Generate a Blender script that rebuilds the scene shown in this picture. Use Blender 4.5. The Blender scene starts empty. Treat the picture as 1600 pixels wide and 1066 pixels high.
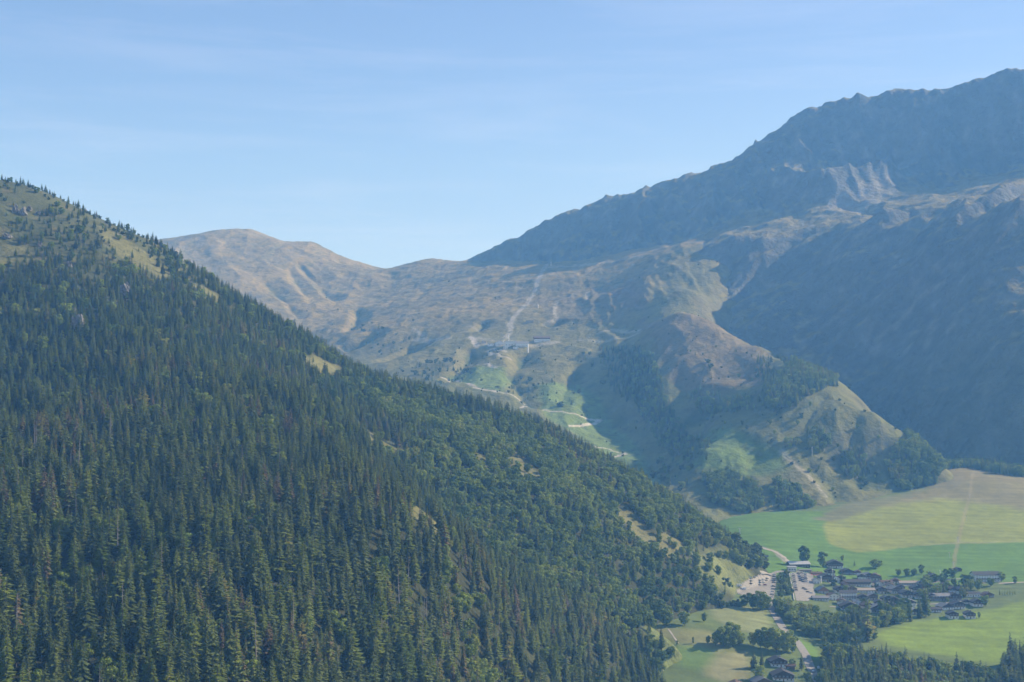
import bpy, math, random
import numpy as np
from mathutils import Vector, Matrix

random.seed(7)
rng = np.random.default_rng(11)
R = math.radians
scene = bpy.context.scene
COL = scene.collection

# ------------------------------------------------------------------ camera
F = 2200.0                    # focal length in pixels of a 1600 px wide picture
CAMZ = 185.0                  # metres above the village
PITCH = math.atan(142.0 / F)  # the true horizon lies on row 675
cam_data = bpy.data.cameras.new('camera')
cam_data.sensor_width = 36.0
cam_data.lens = 36.0 * F / 1600.0
cam_data.clip_start = 1.0
cam_data.clip_end = 60000.0
cam = bpy.data.objects.new('camera', cam_data)
COL.objects.link(cam)
cam.location = (0, 0, CAMZ)
cam.rotation_euler = (math.pi / 2 + PITCH, 0, 0)
scene.camera = cam

# ------------------------------------------------------------------ sky and sun
SUN_AZ = R(70)                # to the right of the view direction (+Y), clockwise
SUN_EL = R(29.5)
world = bpy.data.worlds.new('World')
scene.world = world
world.use_nodes = True
wn = world.node_tree
wn.nodes.clear()
w_out = wn.nodes.new('ShaderNodeOutputWorld')
w_bg = wn.nodes.new('ShaderNodeBackground')
w_bg.inputs['Strength'].default_value = 0.115
w_sky = wn.nodes.new('ShaderNodeTexSky')
w_sky.sky_type = 'NISHITA'
w_sky.sun_disc = False
w_sky.sun_elevation = SUN_EL
w_sky.sun_rotation = SUN_AZ
w_sky.altitude = 1600
w_sky.air_density = 1.0
w_sky.dust_density = 0.0
w_sky.ozone_density = 2.0
# thin cirrus streaks, fixed to directions of the sky
w_tc = wn.nodes.new('ShaderNodeTexCoord')
w_map = wn.nodes.new('ShaderNodeMapping')
w_map.inputs['Scale'].default_value = (2.2, 2.2, 26.0)
w_map.inputs['Rotation'].default_value = (0.0, R(4), 0.0)
w_noise = wn.nodes.new('ShaderNodeTexNoise')
w_noise.inputs['Scale'].default_value = 1.6
w_noise.inputs['Detail'].default_value = 10.0
w_noise.inputs['Roughness'].default_value = 0.66
w_noise.inputs['Distortion'].default_value = 0.35
w_ramp = wn.nodes.new('ShaderNodeMapRange')
w_ramp.inputs['From Min'].default_value = 0.5
w_ramp.inputs['From Max'].default_value = 0.85
w_ramp.inputs['To Min'].default_value = 0.0
w_ramp.inputs['To Max'].default_value = 0.14
w_mix = wn.nodes.new('ShaderNodeMix')
w_mix.data_type = 'RGBA'
w_mix.inputs['B'].default_value = (7.2, 7.8, 8.6, 1)
wn.links.new(w_tc.outputs['Generated'], w_map.inputs['Vector'])
wn.links.new(w_map.outputs['Vector'], w_noise.inputs['Vector'])
wn.links.new(w_noise.outputs['Fac'], w_ramp.inputs['Value'])
wn.links.new(w_ramp.outputs['Result'], w_mix.inputs['Factor'])
wn.links.new(w_sky.outputs['Color'], w_mix.inputs['A'])
w_wb = wn.nodes.new('ShaderNodeMix'); w_wb.data_type = 'RGBA'; w_wb.blend_type = 'MULTIPLY'; w_wb.inputs['Factor'].default_value = 1.0; w_wb.inputs['B'].default_value = (0.92, 0.865, 1.0, 1)   # white balance
wn.links.new(w_mix.outputs['Result'], w_wb.inputs['A'])
wn.links.new(w_wb.outputs['Result'], w_bg.inputs['Color'])
wn.links.new(w_bg.outputs['Background'], w_out.inputs['Surface'])

sun_data = bpy.data.lights.new('sun', 'SUN')
sun_data.energy = 5.0
sun_data.angle = R(0.53)
sun_data.color = (1.0, 0.94, 0.85)
sun = bpy.data.objects.new('sun', sun_data)
COL.objects.link(sun)
SUNV = Vector((math.sin(SUN_AZ) * math.cos(SUN_EL), math.cos(SUN_AZ) * math.cos(SUN_EL), math.sin(SUN_EL)))
sun.rotation_euler = SUNV.to_track_quat('Z', 'Y').to_euler()
sun.location = SUNV * 3000

scene.view_settings.view_transform = 'Standard'
scene.view_settings.look = 'None'
scene.view_settings.exposure = 0.68
scene.view_settings.gamma = 1.0
scene.view_settings.use_curve_mapping = False
scene.render.engine = 'CYCLES'
scene.cycles.use_denoising = True
scene.cycles.max_bounces = 4
scene.cycles.diffuse_bounces = 1
scene.cycles.glossy_bounces = 1
scene.cycles.transmission_bounces = 2
scene.cycles.transparent_max_bounces = 4
scene.cycles.volume_bounces = 1
scene.cycles.volume_step_rate = 1.0

# ------------------------------------------------------------------ noise helpers
def _hash(ix, iy, seed):
    h = (ix.astype(np.int64) * 374761393 + iy.astype(np.int64) * 668265263 + seed * 974711) & 0x7fffffff
    h = ((h ^ (h >> 13)) * 1274126177) & 0x7fffffff
    return (h ^ (h >> 16)) & 0xffff

def gnoise(x, y, seed=0):
    ix = np.floor(x); iy = np.floor(y)
    fx = x - ix; fy = y - iy
    ix = ix.astype(np.int64); iy = iy.astype(np.int64)
    u = fx * fx * fx * (fx * (fx * 6 - 15) + 10); v = fy * fy * fy * (fy * (fy * 6 - 15) + 10)
    def g(dx, dy):
        a = _hash(ix + dx, iy + dy, seed) * (2 * np.pi / 65536.0)
        return np.cos(a) * (fx - dx) + np.sin(a) * (fy - dy)
    a = g(0, 0); b = g(1, 0); c = g(0, 1); d = g(1, 1)
    return (a + (b - a) * u) * (1 - v) + (c + (d - c) * u) * v

def fbm(x, y, octv=4, seed=0, gain=0.5):
    s = 0.0; a = 1.0; t = 0.0
    for o in range(octv):
        s = s + a * gnoise(x * 2 ** o + 17.3 * o, y * 2 ** o - 9.1 * o, seed + o); t += a; a *= gain
    return s / t * 1.6

def ridged(x, y, octv=4, seed=0, gain=0.5):
    s = 0.0; a = 1.0; t = 0.0; w = 1.0
    for o in range(octv):
        n = 1 - np.abs(gnoise(x * 2 ** o + 5.2 * o, y * 2 ** o + 3.7 * o, seed + o)) * 1.9
        n = np.clip(n, 0, 1) ** 2 * w
        w = np.clip(n * 1.6, 0, 1)
        s = s + a * n; t += a; a *= gain
    return s / t

def sstep(a, b, x):
    t = np.clip((x - a) / (b - a), 0, 1)
    return t * t * (3 - 2 * t)

# ------------------------------------------------------------------ pixel ray geometry
CP, SP = math.cos(PITCH), math.sin(PITCH)
def ray(px, py):
    """x/y and z-slope per metre of depth for a picture position"""
    u = np.asarray(px, float) - 800.0; v = 533.0 - np.asarray(py, float)
    dy = F * CP - v * SP
    dz = F * SP + v * CP
    return u / dy, dz / dy
def U(px, py, d):
    a, b = ray(px, py)
    return (float(a * d), float(d), float(CAMZ + b * d))

class TPS:
    def __init__(self, pts, lam=0.0):
        P = np.array(pts, float)
        self.c = P[:, :2].mean(0); self.s = 500.0
        X = (P[:, :2] - self.c) / self.s
        n = len(X)
        K = self.k(X, X) + np.eye(n) * lam
        Q = np.hstack([np.ones((n, 1)), X])
        A = np.block([[K, Q], [Q.T, np.zeros((3, 3))]])
        sol = np.linalg.solve(A, np.concatenate([P[:, 2], np.zeros(3)]))
        self.w = sol[:n]; self.a = sol[n:]; self.X = X
    @staticmethod
    def k(A, B):
        r2 = ((A[:, None, :] - B[None, :, :]) ** 2).sum(-1)
        return np.where(r2 > 1e-12, 0.5 * r2 * np.log(np.maximum(r2, 1e-12)), 0.0)
    def __call__(self, x, y):
        sh = x.shape
        Q = (np.stack([x.ravel(), y.ravel()], 1) - self.c) / self.s
        out = np.empty(len(Q))
        for i in range(0, len(Q), 20000):
            q = Q[i:i + 20000]
            out[i:i + 20000] = self.k(q, self.X) @ self.w + self.a[0] + q @ self.a[1:]
        return out.reshape(sh)

def seg_dist(x, y, pts):
    """distance to a polyline, signed (+ on its right side), and parameter along it 0..1, interpolated value"""
    best = np.full(x.shape, 1e9); sgn = np.zeros(x.shape); par = np.zeros(x.shape)
    n = len(pts) - 1
    for i in range(n):
        ax, ay = pts[i][:2]; bx, by = pts[i + 1][:2]
        dx, dy = bx - ax, by - ay
        L2 = dx * dx + dy * dy + 1e-9
        t = np.clip(((x - ax) * dx + (y - ay) * dy) / L2, 0, 1)
        ex = x - ax - t * dx; ey = y - ay - t * dy
        d = np.hypot(ex, ey)
        m = d < best
        best = np.where(m, d, best)
        sgn = np.where(m, np.sign(ex * dy - ey * dx), sgn)
        par = np.where(m, (i + t) / n, par)
    return best, sgn, par

def inpoly(x, y, poly):
    c = np.zeros(x.shape, bool)
    n = len(poly)
    for i in range(n):
        x1, y1 = poly[i][:2]; x2, y2 = poly[(i + 1) % n][:2]
        if y1 == y2: continue
        m = ((y1 > y) != (y2 > y)) & (x < (x2 - x1) * (y - y1) / (y2 - y1) + x1)
        c ^= m
    return c

# ------------------------------------------------------------------ terrain layers
class Layer:
    def __init__(self, name, q0, q1, nq, d0, d1, nd, pts, power=1.0, lam=0.0):
        self.name = name
        self.q = np.linspace(q0, q1, nq)                       # picture columns
        self.d = d0 + (d1 - d0) * np.linspace(0, 1, nd) ** power
        self.power, self.d0, self.d1 = power, d0, d1
        D, Q = np.meshgrid(self.d, self.q)
        self.X = (Q - 800) / (F * CP) * D
        self.Y = D
        self.tps = TPS(pts, lam)
        self.Z = self.tps(self.X, self.Y)
        self.hide = None
    def idx(self, x, y):
        qf = (x / np.maximum(y, 1) * F * CP + 800 - self.q[0]) / (self.q[1] - self.q[0])
        df = np.clip((y - self.d0) / (self.d1 - self.d0), 0, None) ** (1 / self.power) * (len(self.d) - 1)
        inside = (qf >= 0) & (qf <= len(self.q) - 1) & (df <= len(self.d) - 1) & (y >= self.d0)
        return np.clip(qf, 0, len(self.q) - 1.001), np.clip(df, 0, len(self.d) - 1.001), inside
    def look(self, G, x, y):
        a, b, ins = self.idx(x, y)
        i = a.astype(int); j = b.astype(int); a = a - i; b = b - j
        return (G[i, j] * (1 - a) * (1 - b) + G[i + 1, j] * a * (1 - b) + G[i, j + 1] * (1 - a) * b + G[i + 1, j + 1] * a * b), ins
    def h(self, x, y):
        z, ins = self.look(self.Z, np.asarray(x, float), np.asarray(y, float))
        return np.where(ins, z, -900.0)
    def normals(self):
        gx = np.stack([np.gradient(self.X, axis=0), np.gradient(self.Y, axis=0), np.gradient(self.Z, axis=0)], -1)
        gy = np.stack([np.gradient(self.X, axis=1), np.gradient(self.Y, axis=1), np.gradient(self.Z, axis=1)], -1)
        n = np.cross(gx, gy)
        n /= np.linalg.norm(n, axis=-1, keepdims=True)
        return n * np.sign(n[..., 2:3])

def cpts(lst):
    return [U(*p) if len(p) == 3 else p[:3] for p in lst]

# --- A: the wooded hillside on the left (ground below the trees); 4-tuples are plain world points (x, y, z, 0)
A_pts = cpts([
    (-300, 1180, 560), (0, 1170, 600), (200, 1165, 620), (400, 1150, 670), (600, 1135, 780), (800, 1120, 960), (1000, 1100, 1180), (1045, 1092, 1240), (170, 1335, -78, 0), (165, 1270, -84, 0),
    (0, 950, 740), (300, 950, 770), (600, 950, 890), (800, 975, 1060), (950, 1030, 1200),
    (0, 750, 950), (250, 740, 980), (450, 750, 1020), (560, 790, 1000), (650, 850, 1000), (740, 885, 1060), (860, 975, 1150),
    (0, 638, 1130), (250, 640, 1170), (420, 650, 1200), (0, 540, 1300), (200, 540, 1330), (400, 600, 1330), (500, 640, 1300),
    (0, 430, 1500), (150, 440, 1530), (300, 480, 1560),
    # behind the near rib
    (640, 775, 1280), (760, 870, 1240), (880, 950, 1250), (970, 1000, 1290), (560, 680, 1400), (490, 600, 1540), (720, 740, 1420), (860, 850, 1360), (900, 760, 1560), (1000, 890, 1450), (1020, 980, 1405), (1105, 948, 1510), (1060, 1012, 1350), (236, 1480, -45, 0), (195, 1380, -62, 0), (255, 1560, -30, 0),
    (980, 800, 1600), (1080, 880, 1560), (1120, 900, 1590), (800, 690, 1640), (650, 650, 1640), (1140, 870, 1660),
    # crest
    (-300, 210, 1740), (-100, 262, 1750), (0, 285, 1760), (40, 291, 1768), (75, 303, 1775), (110, 322, 1783), (150, 341, 1790), (200, 362, 1800), (270, 396, 1810), (330, 440, 1810), (400, 484, 1810), (470, 524, 1810), (560, 585, 1800),
    (650, 612, 1790), (760, 640, 1780), (850, 672, 1780), (930, 715, 1780), (1000, 752, 1790), (1080, 812, 1790), (1150, 862, 1780), (1200, 893, 1745),
    (1200, 945, 1650), (1150, 912, 1640),
    # beyond the crest
    (-100, 330, 2100), (100, 400, 2150), (300, 500, 2150), (450, 600, 2150), (600, 680, 2120), (800, 730, 2100), (1000, 820, 2060), (1150, 905, 1980), (1250, 960, 1880),
    (1200, 1000, 1500), (1150, 1080, 1350),
])
LA = Layer('forest_hillside', -500, 1320, 365, 330, 2180, 330, A_pts, 1.15, 0.0005)
LA.Z += 8 * fbm(LA.X / 220, LA.Y / 220, 4, 3) * (1 - .6 * sstep(1600, 1760, LA.Y)) + 3.0 * fbm(LA.X / 45, LA.Y / 45, 3, 8)
LA.Z += 7 * (ridged(LA.X / 130 + LA.Y / 900, LA.Y / 400 - LA.X / 1200, 3, 5) - .4) * sstep(1150, 1400, LA.Y) * sstep(1780, 1680, LA.Y)

# --- B: the valley floor with the village
B_pts = cpts([
    (1210, 893, 1740), (1100, 950, 1520), (1020, 975, 1420), (1090, 1066, 1310), (1260, 1062, 1340), (1500, 1066, 1370), (1650, 1066, 1370),
    (1260, 985, 1480), (1230, 935, 1610), (1400, 975, 1550), (1500, 968, 1580), (1600, 952, 1620), (1500, 1020, 1460), (1320, 930, 1660),
    (1400, 900, 1790), (1300, 888, 1810), (1500, 892, 1820), (1600, 892, 1830), (1150, 822, 2000), (1300, 815, 2050), (1300, 850, 1930),
    (1500, 850, 1950), (1650, 850, 1960), (1380, 785, 2170), (1500, 790, 2170), (1650, 790, 2180), (1480, 735, 2370), (1550, 735, 2390), (1650, 748, 2390),
    (1850, 748, 2390), (1420, 765, 2270), (1500, 718, 2650), (1650, 722, 2650), (1800, 720, 2650), (1850, 850, 1960), (1850, 950, 1620), (1850, 1066, 1370),
    (700, 1050, 1600), (800, 950, 2000), (900, 850, 2400), (1100, 790, 2400), (1300, 770, 2500),
    (900, 1200, 1000), (1300, 1220, 1000), (1700, 1220, 1000),
])
LB = Layer('valley_floor', 780, 2000, 560, 950, 2750, 400, B_pts, 1.0, 0.0005)
LB.Z += 1.6 * fbm(LB.X / 120, LB.Y / 120, 3, 21) + 0.35 * fbm(LB.X / 22, LB.Y / 22, 2, 22)

# --- C: the alp with the spur, the lift station shelf, the pass and the rounded left summit
C_pts = cpts([
    (1090, 815, 2040), (1140, 822, 2050), (1210, 815, 2090), (1300, 800, 2130), (1370, 786, 2180), (1430, 766, 2270),
    (1090, 770, 2180), (1160, 765, 2190), (1260, 765, 2200), (1340, 765, 2230), (1400, 745, 2290),
    (1130, 702, 2345), (1200, 712, 2310), (1090, 702, 2335), (1070, 730, 2330), (1250, 700, 2320), (1300, 720, 2300),
    (1415, 692, 2340), (1370, 650, 2400), (1310, 592, 2600), (1250, 570, 2740), (1200, 550, 2870), (1110, 500, 3060), (1060, 490, 3090),
    (1330, 660, 2370), (1250, 640, 2430), (1150, 640, 2480), (1100, 600, 2690), (1060, 560, 2850), (1130, 565, 2830), (1180, 590, 2700), (1090, 530, 2950), (1150, 530, 2960),
    (1018, 548, 2960), (1026, 570, 2880), (1032, 595, 2800), (1042, 625, 2720), (1056, 655, 2640), (1072, 690, 2520), (1045, 570, 2870), (1055, 600, 2790), (1065, 630, 2710), (1080, 655, 2640),
    (920, 531, 3230), (975, 537, 3130), (830, 538, 3240), (750, 535, 3290), (680, 533, 3380),
    (935, 600, 2960), (945, 640, 2820), (958, 665, 2740), (978, 690, 2650), (1005, 712, 2550), (1035, 735, 2450), (900, 640, 2780), (915, 665, 2700), (940, 690, 2620), (980, 720, 2500), (1050, 768, 2230),
    (850, 580, 2990), (880, 610, 2850), (800, 600, 2900), (780, 565, 3080), (720, 575, 3050), (660, 570, 3150), (700, 605, 2840), (820, 645, 2680),
    (920, 505, 3360), (1000, 505, 3250), (820, 515, 3380), (720, 510, 3480), (640, 515, 3560),
    (700, 478, 3720), (800, 470, 3700), (900, 455, 3700), (980, 440, 3650), (850, 425, 3980), (920, 410, 4020), (1000, 394, 3930), (1090, 376, 3780), (1130, 425, 3520), (1200, 440, 3600),
    (740, 407, 4520), (610, 420, 4700), (660, 409, 4650), (700, 410, 4600), (820, 410, 4250), (680, 440, 4250), (600, 450, 4300),
    (390, 358, 5000), (420, 368, 4960), (440, 378, 4930), (490, 380, 4900), (520, 395, 4850), (550, 408, 4780), (580, 418, 4730), (340, 361, 5000), (280, 372, 5000), (200, 388, 5000), (100, 400, 5000),
    (450, 430, 4450), (400, 410, 4550), (330, 410, 4500), (500, 440, 4400), (450, 480, 4050), (540, 470, 4150), (380, 460, 4150),
    (520, 510, 3750), (570, 495, 3850), (600, 525, 3550), (540, 540, 3550), (640, 545, 3420), (480, 530, 3700), (600, 560, 3250),
    # hidden ground behind the near hill and behind the spur
    (400, 620, 3300), (300, 560, 3600), (500, 640, 2900), (700, 700, 2450), (850, 720, 2450), (950, 770, 2250), (1030, 810, 2080),
    (1440, 730, 2480), (1350, 690, 2800), (1260, 640, 3000), (1190, 580, 3120), (1130, 520, 3260), (1500, 750, 2480), (1090, 462, 3300), (1060, 445, 3420), (1030, 430, 3520),
    # beyond the crests
    (390, 400, 5350), (490, 420, 5250), (200, 430, 5350), (610, 450, 5100), (740, 440, 4950), (560, 440, 5100),
    (850, 420, 4600), (1000, 410, 4400), (1180, 400, 4200),
])
LC = Layer('alp_hillside', 120, 1560, 600, 2000, 5400, 470, C_pts, 1.15, 0.0003)
x, y = LC.X, LC.Y
alp = sstep(3300, 3900, y)
LC.Z += 16 * fbm(x / 300, y / 300, 4, 31) * (0.35 + 0.65 * alp) + 3.2 * fbm(x / 60, y / 60, 3, 37)
# gullies running down the rounded summit and the alp
gw = ridged((x * .85 + y * .5) / 150 + 0.35 * fbm(x / 260, y / 260, 2, 90), (y * .85 - x * .5) / 900, 3, 41)
LC.Z -= 8 * (1 - gw) * sstep(3700, 4300, y) * sstep(5000, 4600, y) * sstep(-100, -500, x)
LC.Z += 9 * (ridged(x / 120 + .3 * fbm(x / 150, y / 150, 2, 92), y / 230, 3, 47) - .45) * sstep(3500, 3100, y) * sstep(2150, 2400, y)
LC.Z += 2.2 * (ridged(x / 26 + .5 * fbm(x / 60, y / 60, 2, 94), y / 34, 3, 50) - .45)
LC.Z += 4 * (ridged(x / 70, y / 60, 3, 48) - .45) * sstep(3300, 3700, y)

def carve(L, line, depth, w_left, w_right, pw=1.4, fade=0.12):
    """an asymmetric gully (depth<0) or rib (depth>0) along picture points on a layer"""
    d, s, t = seg_dist(L.X, L.Y, cpts(line))
    w = np.where(s > 0, w_right, w_left)
    k = np.clip(1 - d / w, 0, 1) ** pw
    L.Z += depth * k * sstep(0, fade, t) * sstep(1, 1 - fade, t)

# --- D: the high mountain on the right, shaded wall, hanging bench and summit ridge
D_pts = cpts([
    # lip of the shaded wall, lowered beyond the frame to let the sun in
    (980, 470, 3650), (1050, 450, 3620), (1110, 388, 3650), (1160, 376, 3620), (1250, 381, 3540), (1330, 372, 3440), (1420, 352, 3330), (1500, 336, 3210), (1600, 311, 3085), (1750, 423, 2930), (1950, 543, 2750),
    # the wall
    (1060, 500, 3450), (1110, 490, 3330), (1150, 440, 3470), (1200, 499, 3288), (1200, 593, 3080), (1300, 523, 3140), (1300, 641, 2900), (1250, 450, 3380), (1420, 572, 2854), (1420, 469, 3058), (1420, 692, 2650), (1500, 585, 2700), (1500, 467, 2918), (1500, 722, 2480),
    (1600, 575, 2556), (1600, 490, 2707), (1600, 395, 2896), (1600, 732, 2430), (1750, 738, 2330), (1750, 580, 2600), (1950, 740, 2200), (1950, 660, 2450),
    (1350, 700, 2750), (1450, 745, 2520), (1540, 752, 2400),
    # hanging bench, its off-frame end also kept low for the sun
    (1000, 400, 4000), (1090, 373, 3870), (1180, 354, 3800), (1250, 346, 3700), (1330, 338, 3640), (1420, 322, 3570), (1500, 306, 3520), (1600, 286, 3450), (1750, 365, 3300), (1950, 508, 3100),
    (1300, 312, 3830), (1400, 292, 3910), (1330, 262, 4130), (1440, 262, 4080), (1530, 265, 3980), (1600, 250, 3930),
    # wall below the ridge
    (820, 404, 4330), (900, 388, 4230), (1000, 367, 4120), (1100, 347, 4030), (1200, 322, 3960), (1250, 290, 3970), (1100, 312, 4170), (1000, 342, 4240), (900, 362, 4330),
    (1200, 268, 4120), (1300, 225, 4210), (1380, 205, 4220), (1430, 218, 4180), (1500, 220, 4120), (1560, 205, 4100), (1620, 195, 4060), (1780, 150, 3800),
    # summit ridge
    (745, 400, 4560), (780, 382, 4530), (820, 364, 4500), (860, 343, 4470), (900, 328, 4440), (960, 312, 4400), (1020, 295, 4370), (1080, 273, 4350), (1120, 268, 4340), (1160, 243, 4340), (1200, 212, 4340), (1230, 193, 4340), (1260, 172, 4340), (1280, 171, 4330),
    (1310, 158, 4330), (1325, 157, 4320), (1337, 150, 4320), (1362, 156, 4310), (1390, 146, 4300), (1430, 140, 4280), (1465, 147, 4240), (1500, 135, 4220), (1540, 126, 4200), (1560, 120, 4190), (1600, 112, 4170), (1780, 85, 4050), (1950, 90, 3900),
    # behind it
    (1260, 190, 4430), (1330, 172, 4420), (1430, 162, 4390), (1500, 156, 4330), (1560, 142, 4300), (1600, 134, 4280), (1700, 120, 4220),
    (745, 440, 4900), (900, 390, 4800), (1080, 350, 4750), (1260, 270, 4750), (1430, 240, 4700), (1600, 220, 4550), (1950, 190, 4300),
])
LD = Layer('high_mountain', 660, 2000, 640, 1950, 4920, 470, D_pts, 1.0, 0.0003)
x, y = LD.X, LD.Y
wx = fbm(x / 420, y / 420, 3, 51) * 0.6
u_c = (x * .5 - y * .87); v_c = (x * .87 + y * .5)      # along and across the slope of the wall
wall = sstep(3750, 3500, y + 0.42 * (x - 700))
LD.Z += wall * (46 * (ridged(u_c / 230 + wx, v_c / 700, 4, 53) - .42) + 10 * fbm(x / 60, y / 60, 3, 55))
up = sstep(3750, 4050, y)
ycr = np.interp((x / y) * F * CP + 800, [745, 900, 1080, 1260, 1430, 1600, 1950], [4560, 4440, 4350, 4340, 4280, 4170, 3900])
LD.Z += up * (62 * (ridged(x / 210 + wx, y / 520 - x / 1300, 4, 57) - .45) + 9 * fbm(x / 70, y / 70, 3, 59)) * (1 - 0.93 * sstep(190, 10, np.abs(y - ycr)))
LD.Z += up * 20 * (ridged(x / 62 + .4 * wx, y / 420, 3, 64) - .45) * sstep(14, 80, np.abs(y - ycr))
LD.Z += up * 13 * fbm(x / 42, y / 90, 3, 60) * sstep(160, 40, np.abs(y - ycr))
LD.Z += (1 - up) * (1 - wall) * (16 * fbm(x / 150, y / 150, 4, 61) + 8 * (ridged(x / 90, y / 90, 3, 63) - .4))

# the furrowed slope below the bench and the gullies of the spur; right banks are steep and turn from the sun
x, y = LC.X, LC.Y
fur = sstep(60, 160, x + .0 * y) * sstep(520, 430, x) * sstep(3250, 3400, y) * sstep(3850, 3600, y)
LC.Z += fur * 6 * (ridged(x / 44 + y / 900, y / 260, 3, 65) - .45)
LC.Z += fur * 7 * (ridged(x / 85 + .2 * fbm(x / 120, y / 120, 2, 93), y / 600, 3, 49) - .5)
for line, dep, wl, wr in [
    ([(738, 541, 3270), (722, 570, 3080), (690, 605, 2880)], -20, 75, 34), ([(822, 545, 3200), (800, 585, 2980), (830, 640, 2700)], -19, 80, 34),
    ([(905, 560, 3080), (880, 600, 2880), (880, 625, 2780)], -14, 60, 30), ([(655, 527, 3440), (620, 545, 3350), (575, 562, 3230)], -20, 90, 36),
    ([(600, 515, 3620), (560, 535, 3560), (530, 545, 3540)], -24, 70, 40),
    ([(1200, 560, 2690), (1180, 600, 2590), (1150, 640, 2530), (1120, 665, 2470)], -5, 50, 30), ([(1295, 610, 2490), (1262, 660, 2390), (1235, 690, 2330)], -8, 40, 26),
    ([(1345, 650, 2400), (1320, 700, 2310), (1300, 740, 2270)], -7, 36, 24), ([(1375, 680, 2350), (1350, 730, 2290), (1335, 765, 2230)], -6, 34, 22),
    ([(1100, 640, 2560), (1085, 680, 2430), (1050, 720, 2350)], -8, 50, 30), ([(1190, 700, 2330), (1160, 745, 2240), (1140, 775, 2160)], -8, 50, 30),
    ([(1260, 720, 2290), (1300, 760, 2220), (1310, 790, 2160)], -6, 36, 26),
    ([(450, 410, 4550), (470, 440, 4350), (490, 470, 4100)], -9, 45, 20), ([(460, 405, 4650), (500, 440, 4400), (530, 470, 4150)], -11, 60, 26), ([(410, 430, 4400), (445, 465, 4150), (470, 500, 3900)], -10, 50, 24),
    ([(560, 480, 4050), (555, 505, 3800), (540, 525, 3650)], -16, 50, 26), ([(760, 505, 3500), (740, 520, 3400)], -14, 50, 26), ([(880, 495, 3440), (850, 505, 3400)], -14, 50, 26),
]:
    carve(LC, line, dep, wl, wr)
lip = sstep(3750, 3560, LD.Y + 0.42 * (LD.X - 700)) * sstep(3150, 3400, LD.Y + 0.42 * (LD.X - 700))
LD.Z += lip * 26 * (ridged(u_c / 95 + .3 * wx, v_c / 420, 3, 58) - .45)
for line, dep, wl, wr in [
    ([(1425, 150, 4270), (1437, 200, 4080), (1400, 245, 4000), (1330, 262, 3960), (1260, 300, 3890)], 55, 120, 90), ([(1340, 155, 4320), (1350, 190, 4180)], 25, 60, 40), ([(1468, 150, 4240), (1465, 200, 4080)], 30, 60, 40),
        ([(1300, 318, 3850), (1370, 345, 3620), (1440, 350, 3400)], -18, 60, 60),
]:
    carve(LD, line, dep, wl, wr)


LAYERS = [LA, LB, LC, LD]

def H(x, y):
    x = np.asarray(x, float); y = np.asarray(y, float)
    z = LA.h(x, y)
    for L in LAYERS[1:]:
        z = np.maximum(z, L.h(x, y))
    return z

_DD = np.concatenate([np.arange(340, 2800, 3.0), np.arange(2800, 5400, 5.0)])
def at(px, py, only=None):
    """the terrain point seen at a picture position"""
    a, b = ray(px, py)
    xs = a * _DD; zs = CAMZ + b * _DD
    h = only.h(xs, _DD) if only else H(xs, _DD)
    k = np.nonzero(h > zs)[0]
    if len(k) == 0:
        i = len(_DD) - 1 if not only else int(np.argmax(h - zs))
        return Vector((float(xs[i]), float(_DD[i]), float(h[i])))
    i = max(int(k[0]), 1)
    f0 = zs[i - 1] - h[i - 1]; f1 = h[i] - zs[i]
    t = f0 / (f0 + f1 + 1e-9)
    d = _DD[i - 1] + t * (_DD[i] - _DD[i - 1])
    return Vector((float(a * d), float(d), float(h[i - 1] + t * (h[i] - h[i - 1]))))
def poly_at(pix, only=None):
    return [tuple(at(px, py, only)[:2]) for px, py in pix]


# ------------------------------------------------------------------ ground cover colours (albedo)
TAN = (0.265, 0.198, 0.078); DRY = (0.180, 0.165, 0.058); HEATH = (0.130, 0.112, 0.050); SCRUB = (0.050, 0.066, 0.028); ALDER = (0.045, 0.072, 0.024)
GREEN = (0.100, 0.190, 0.032); PASTURE = (0.168, 0.240, 0.034); HAY = (0.208, 0.236, 0.050); ROCK = (0.205, 0.195, 0.178); SCREE = (0.300, 0.280, 0.245); TRACK = (0.42, 0.385, 0.325); SOIL = (0.085, 0.075, 0.045)
def base(L, c): return np.ones(L.Z.shape + (3,)) * np.array(c)
def lay(C, m, c):
    m = np.clip(m, 0, 1)[..., None]
    return C * (1 - m) + np.array(c) * m
def _box(L, P, m):
    xs = [p[0] for p in P]; ys = [p[1] for p in P]
    return (L.X > min(xs) - m) & (L.X < max(xs) + m) & (L.Y > min(ys) - m) & (L.Y < max(ys) + m)
def pmask(L, pix, soft=6.0, wob=8.0, seed=1, only=None):
    """soft mask of a patch of ground outlined by picture points"""
    P = poly_at(pix, only or L)
    out = np.zeros(L.Z.shape); bx = _box(L, P, soft + wob)
    x, y = L.X[bx], L.Y[bx]
    ins = inpoly(x, y, P)
    d, _, _ = seg_dist(x, y, P + [P[0]])
    sd = np.where(ins, d, -d) + wob * fbm(x / 28, y / 28, 3, seed)
    out[bx] = sstep(-soft, soft, sd)
    return out
def lmask(L, pix, w, soft=None, only=None, wob=0.0):
    P = poly_at(pix, only or L)
    out = np.zeros(L.Z.shape); bx = _box(L, P, w + wob)
    x, y = L.X[bx], L.Y[bx]
    d, _, _ = seg_dist(x, y, P)
    if wob: d = d + wob * fbm(x / 30, y / 30, 2, 5)
    out[bx] = sstep(w, w * 0.55, d)
    return out

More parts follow.
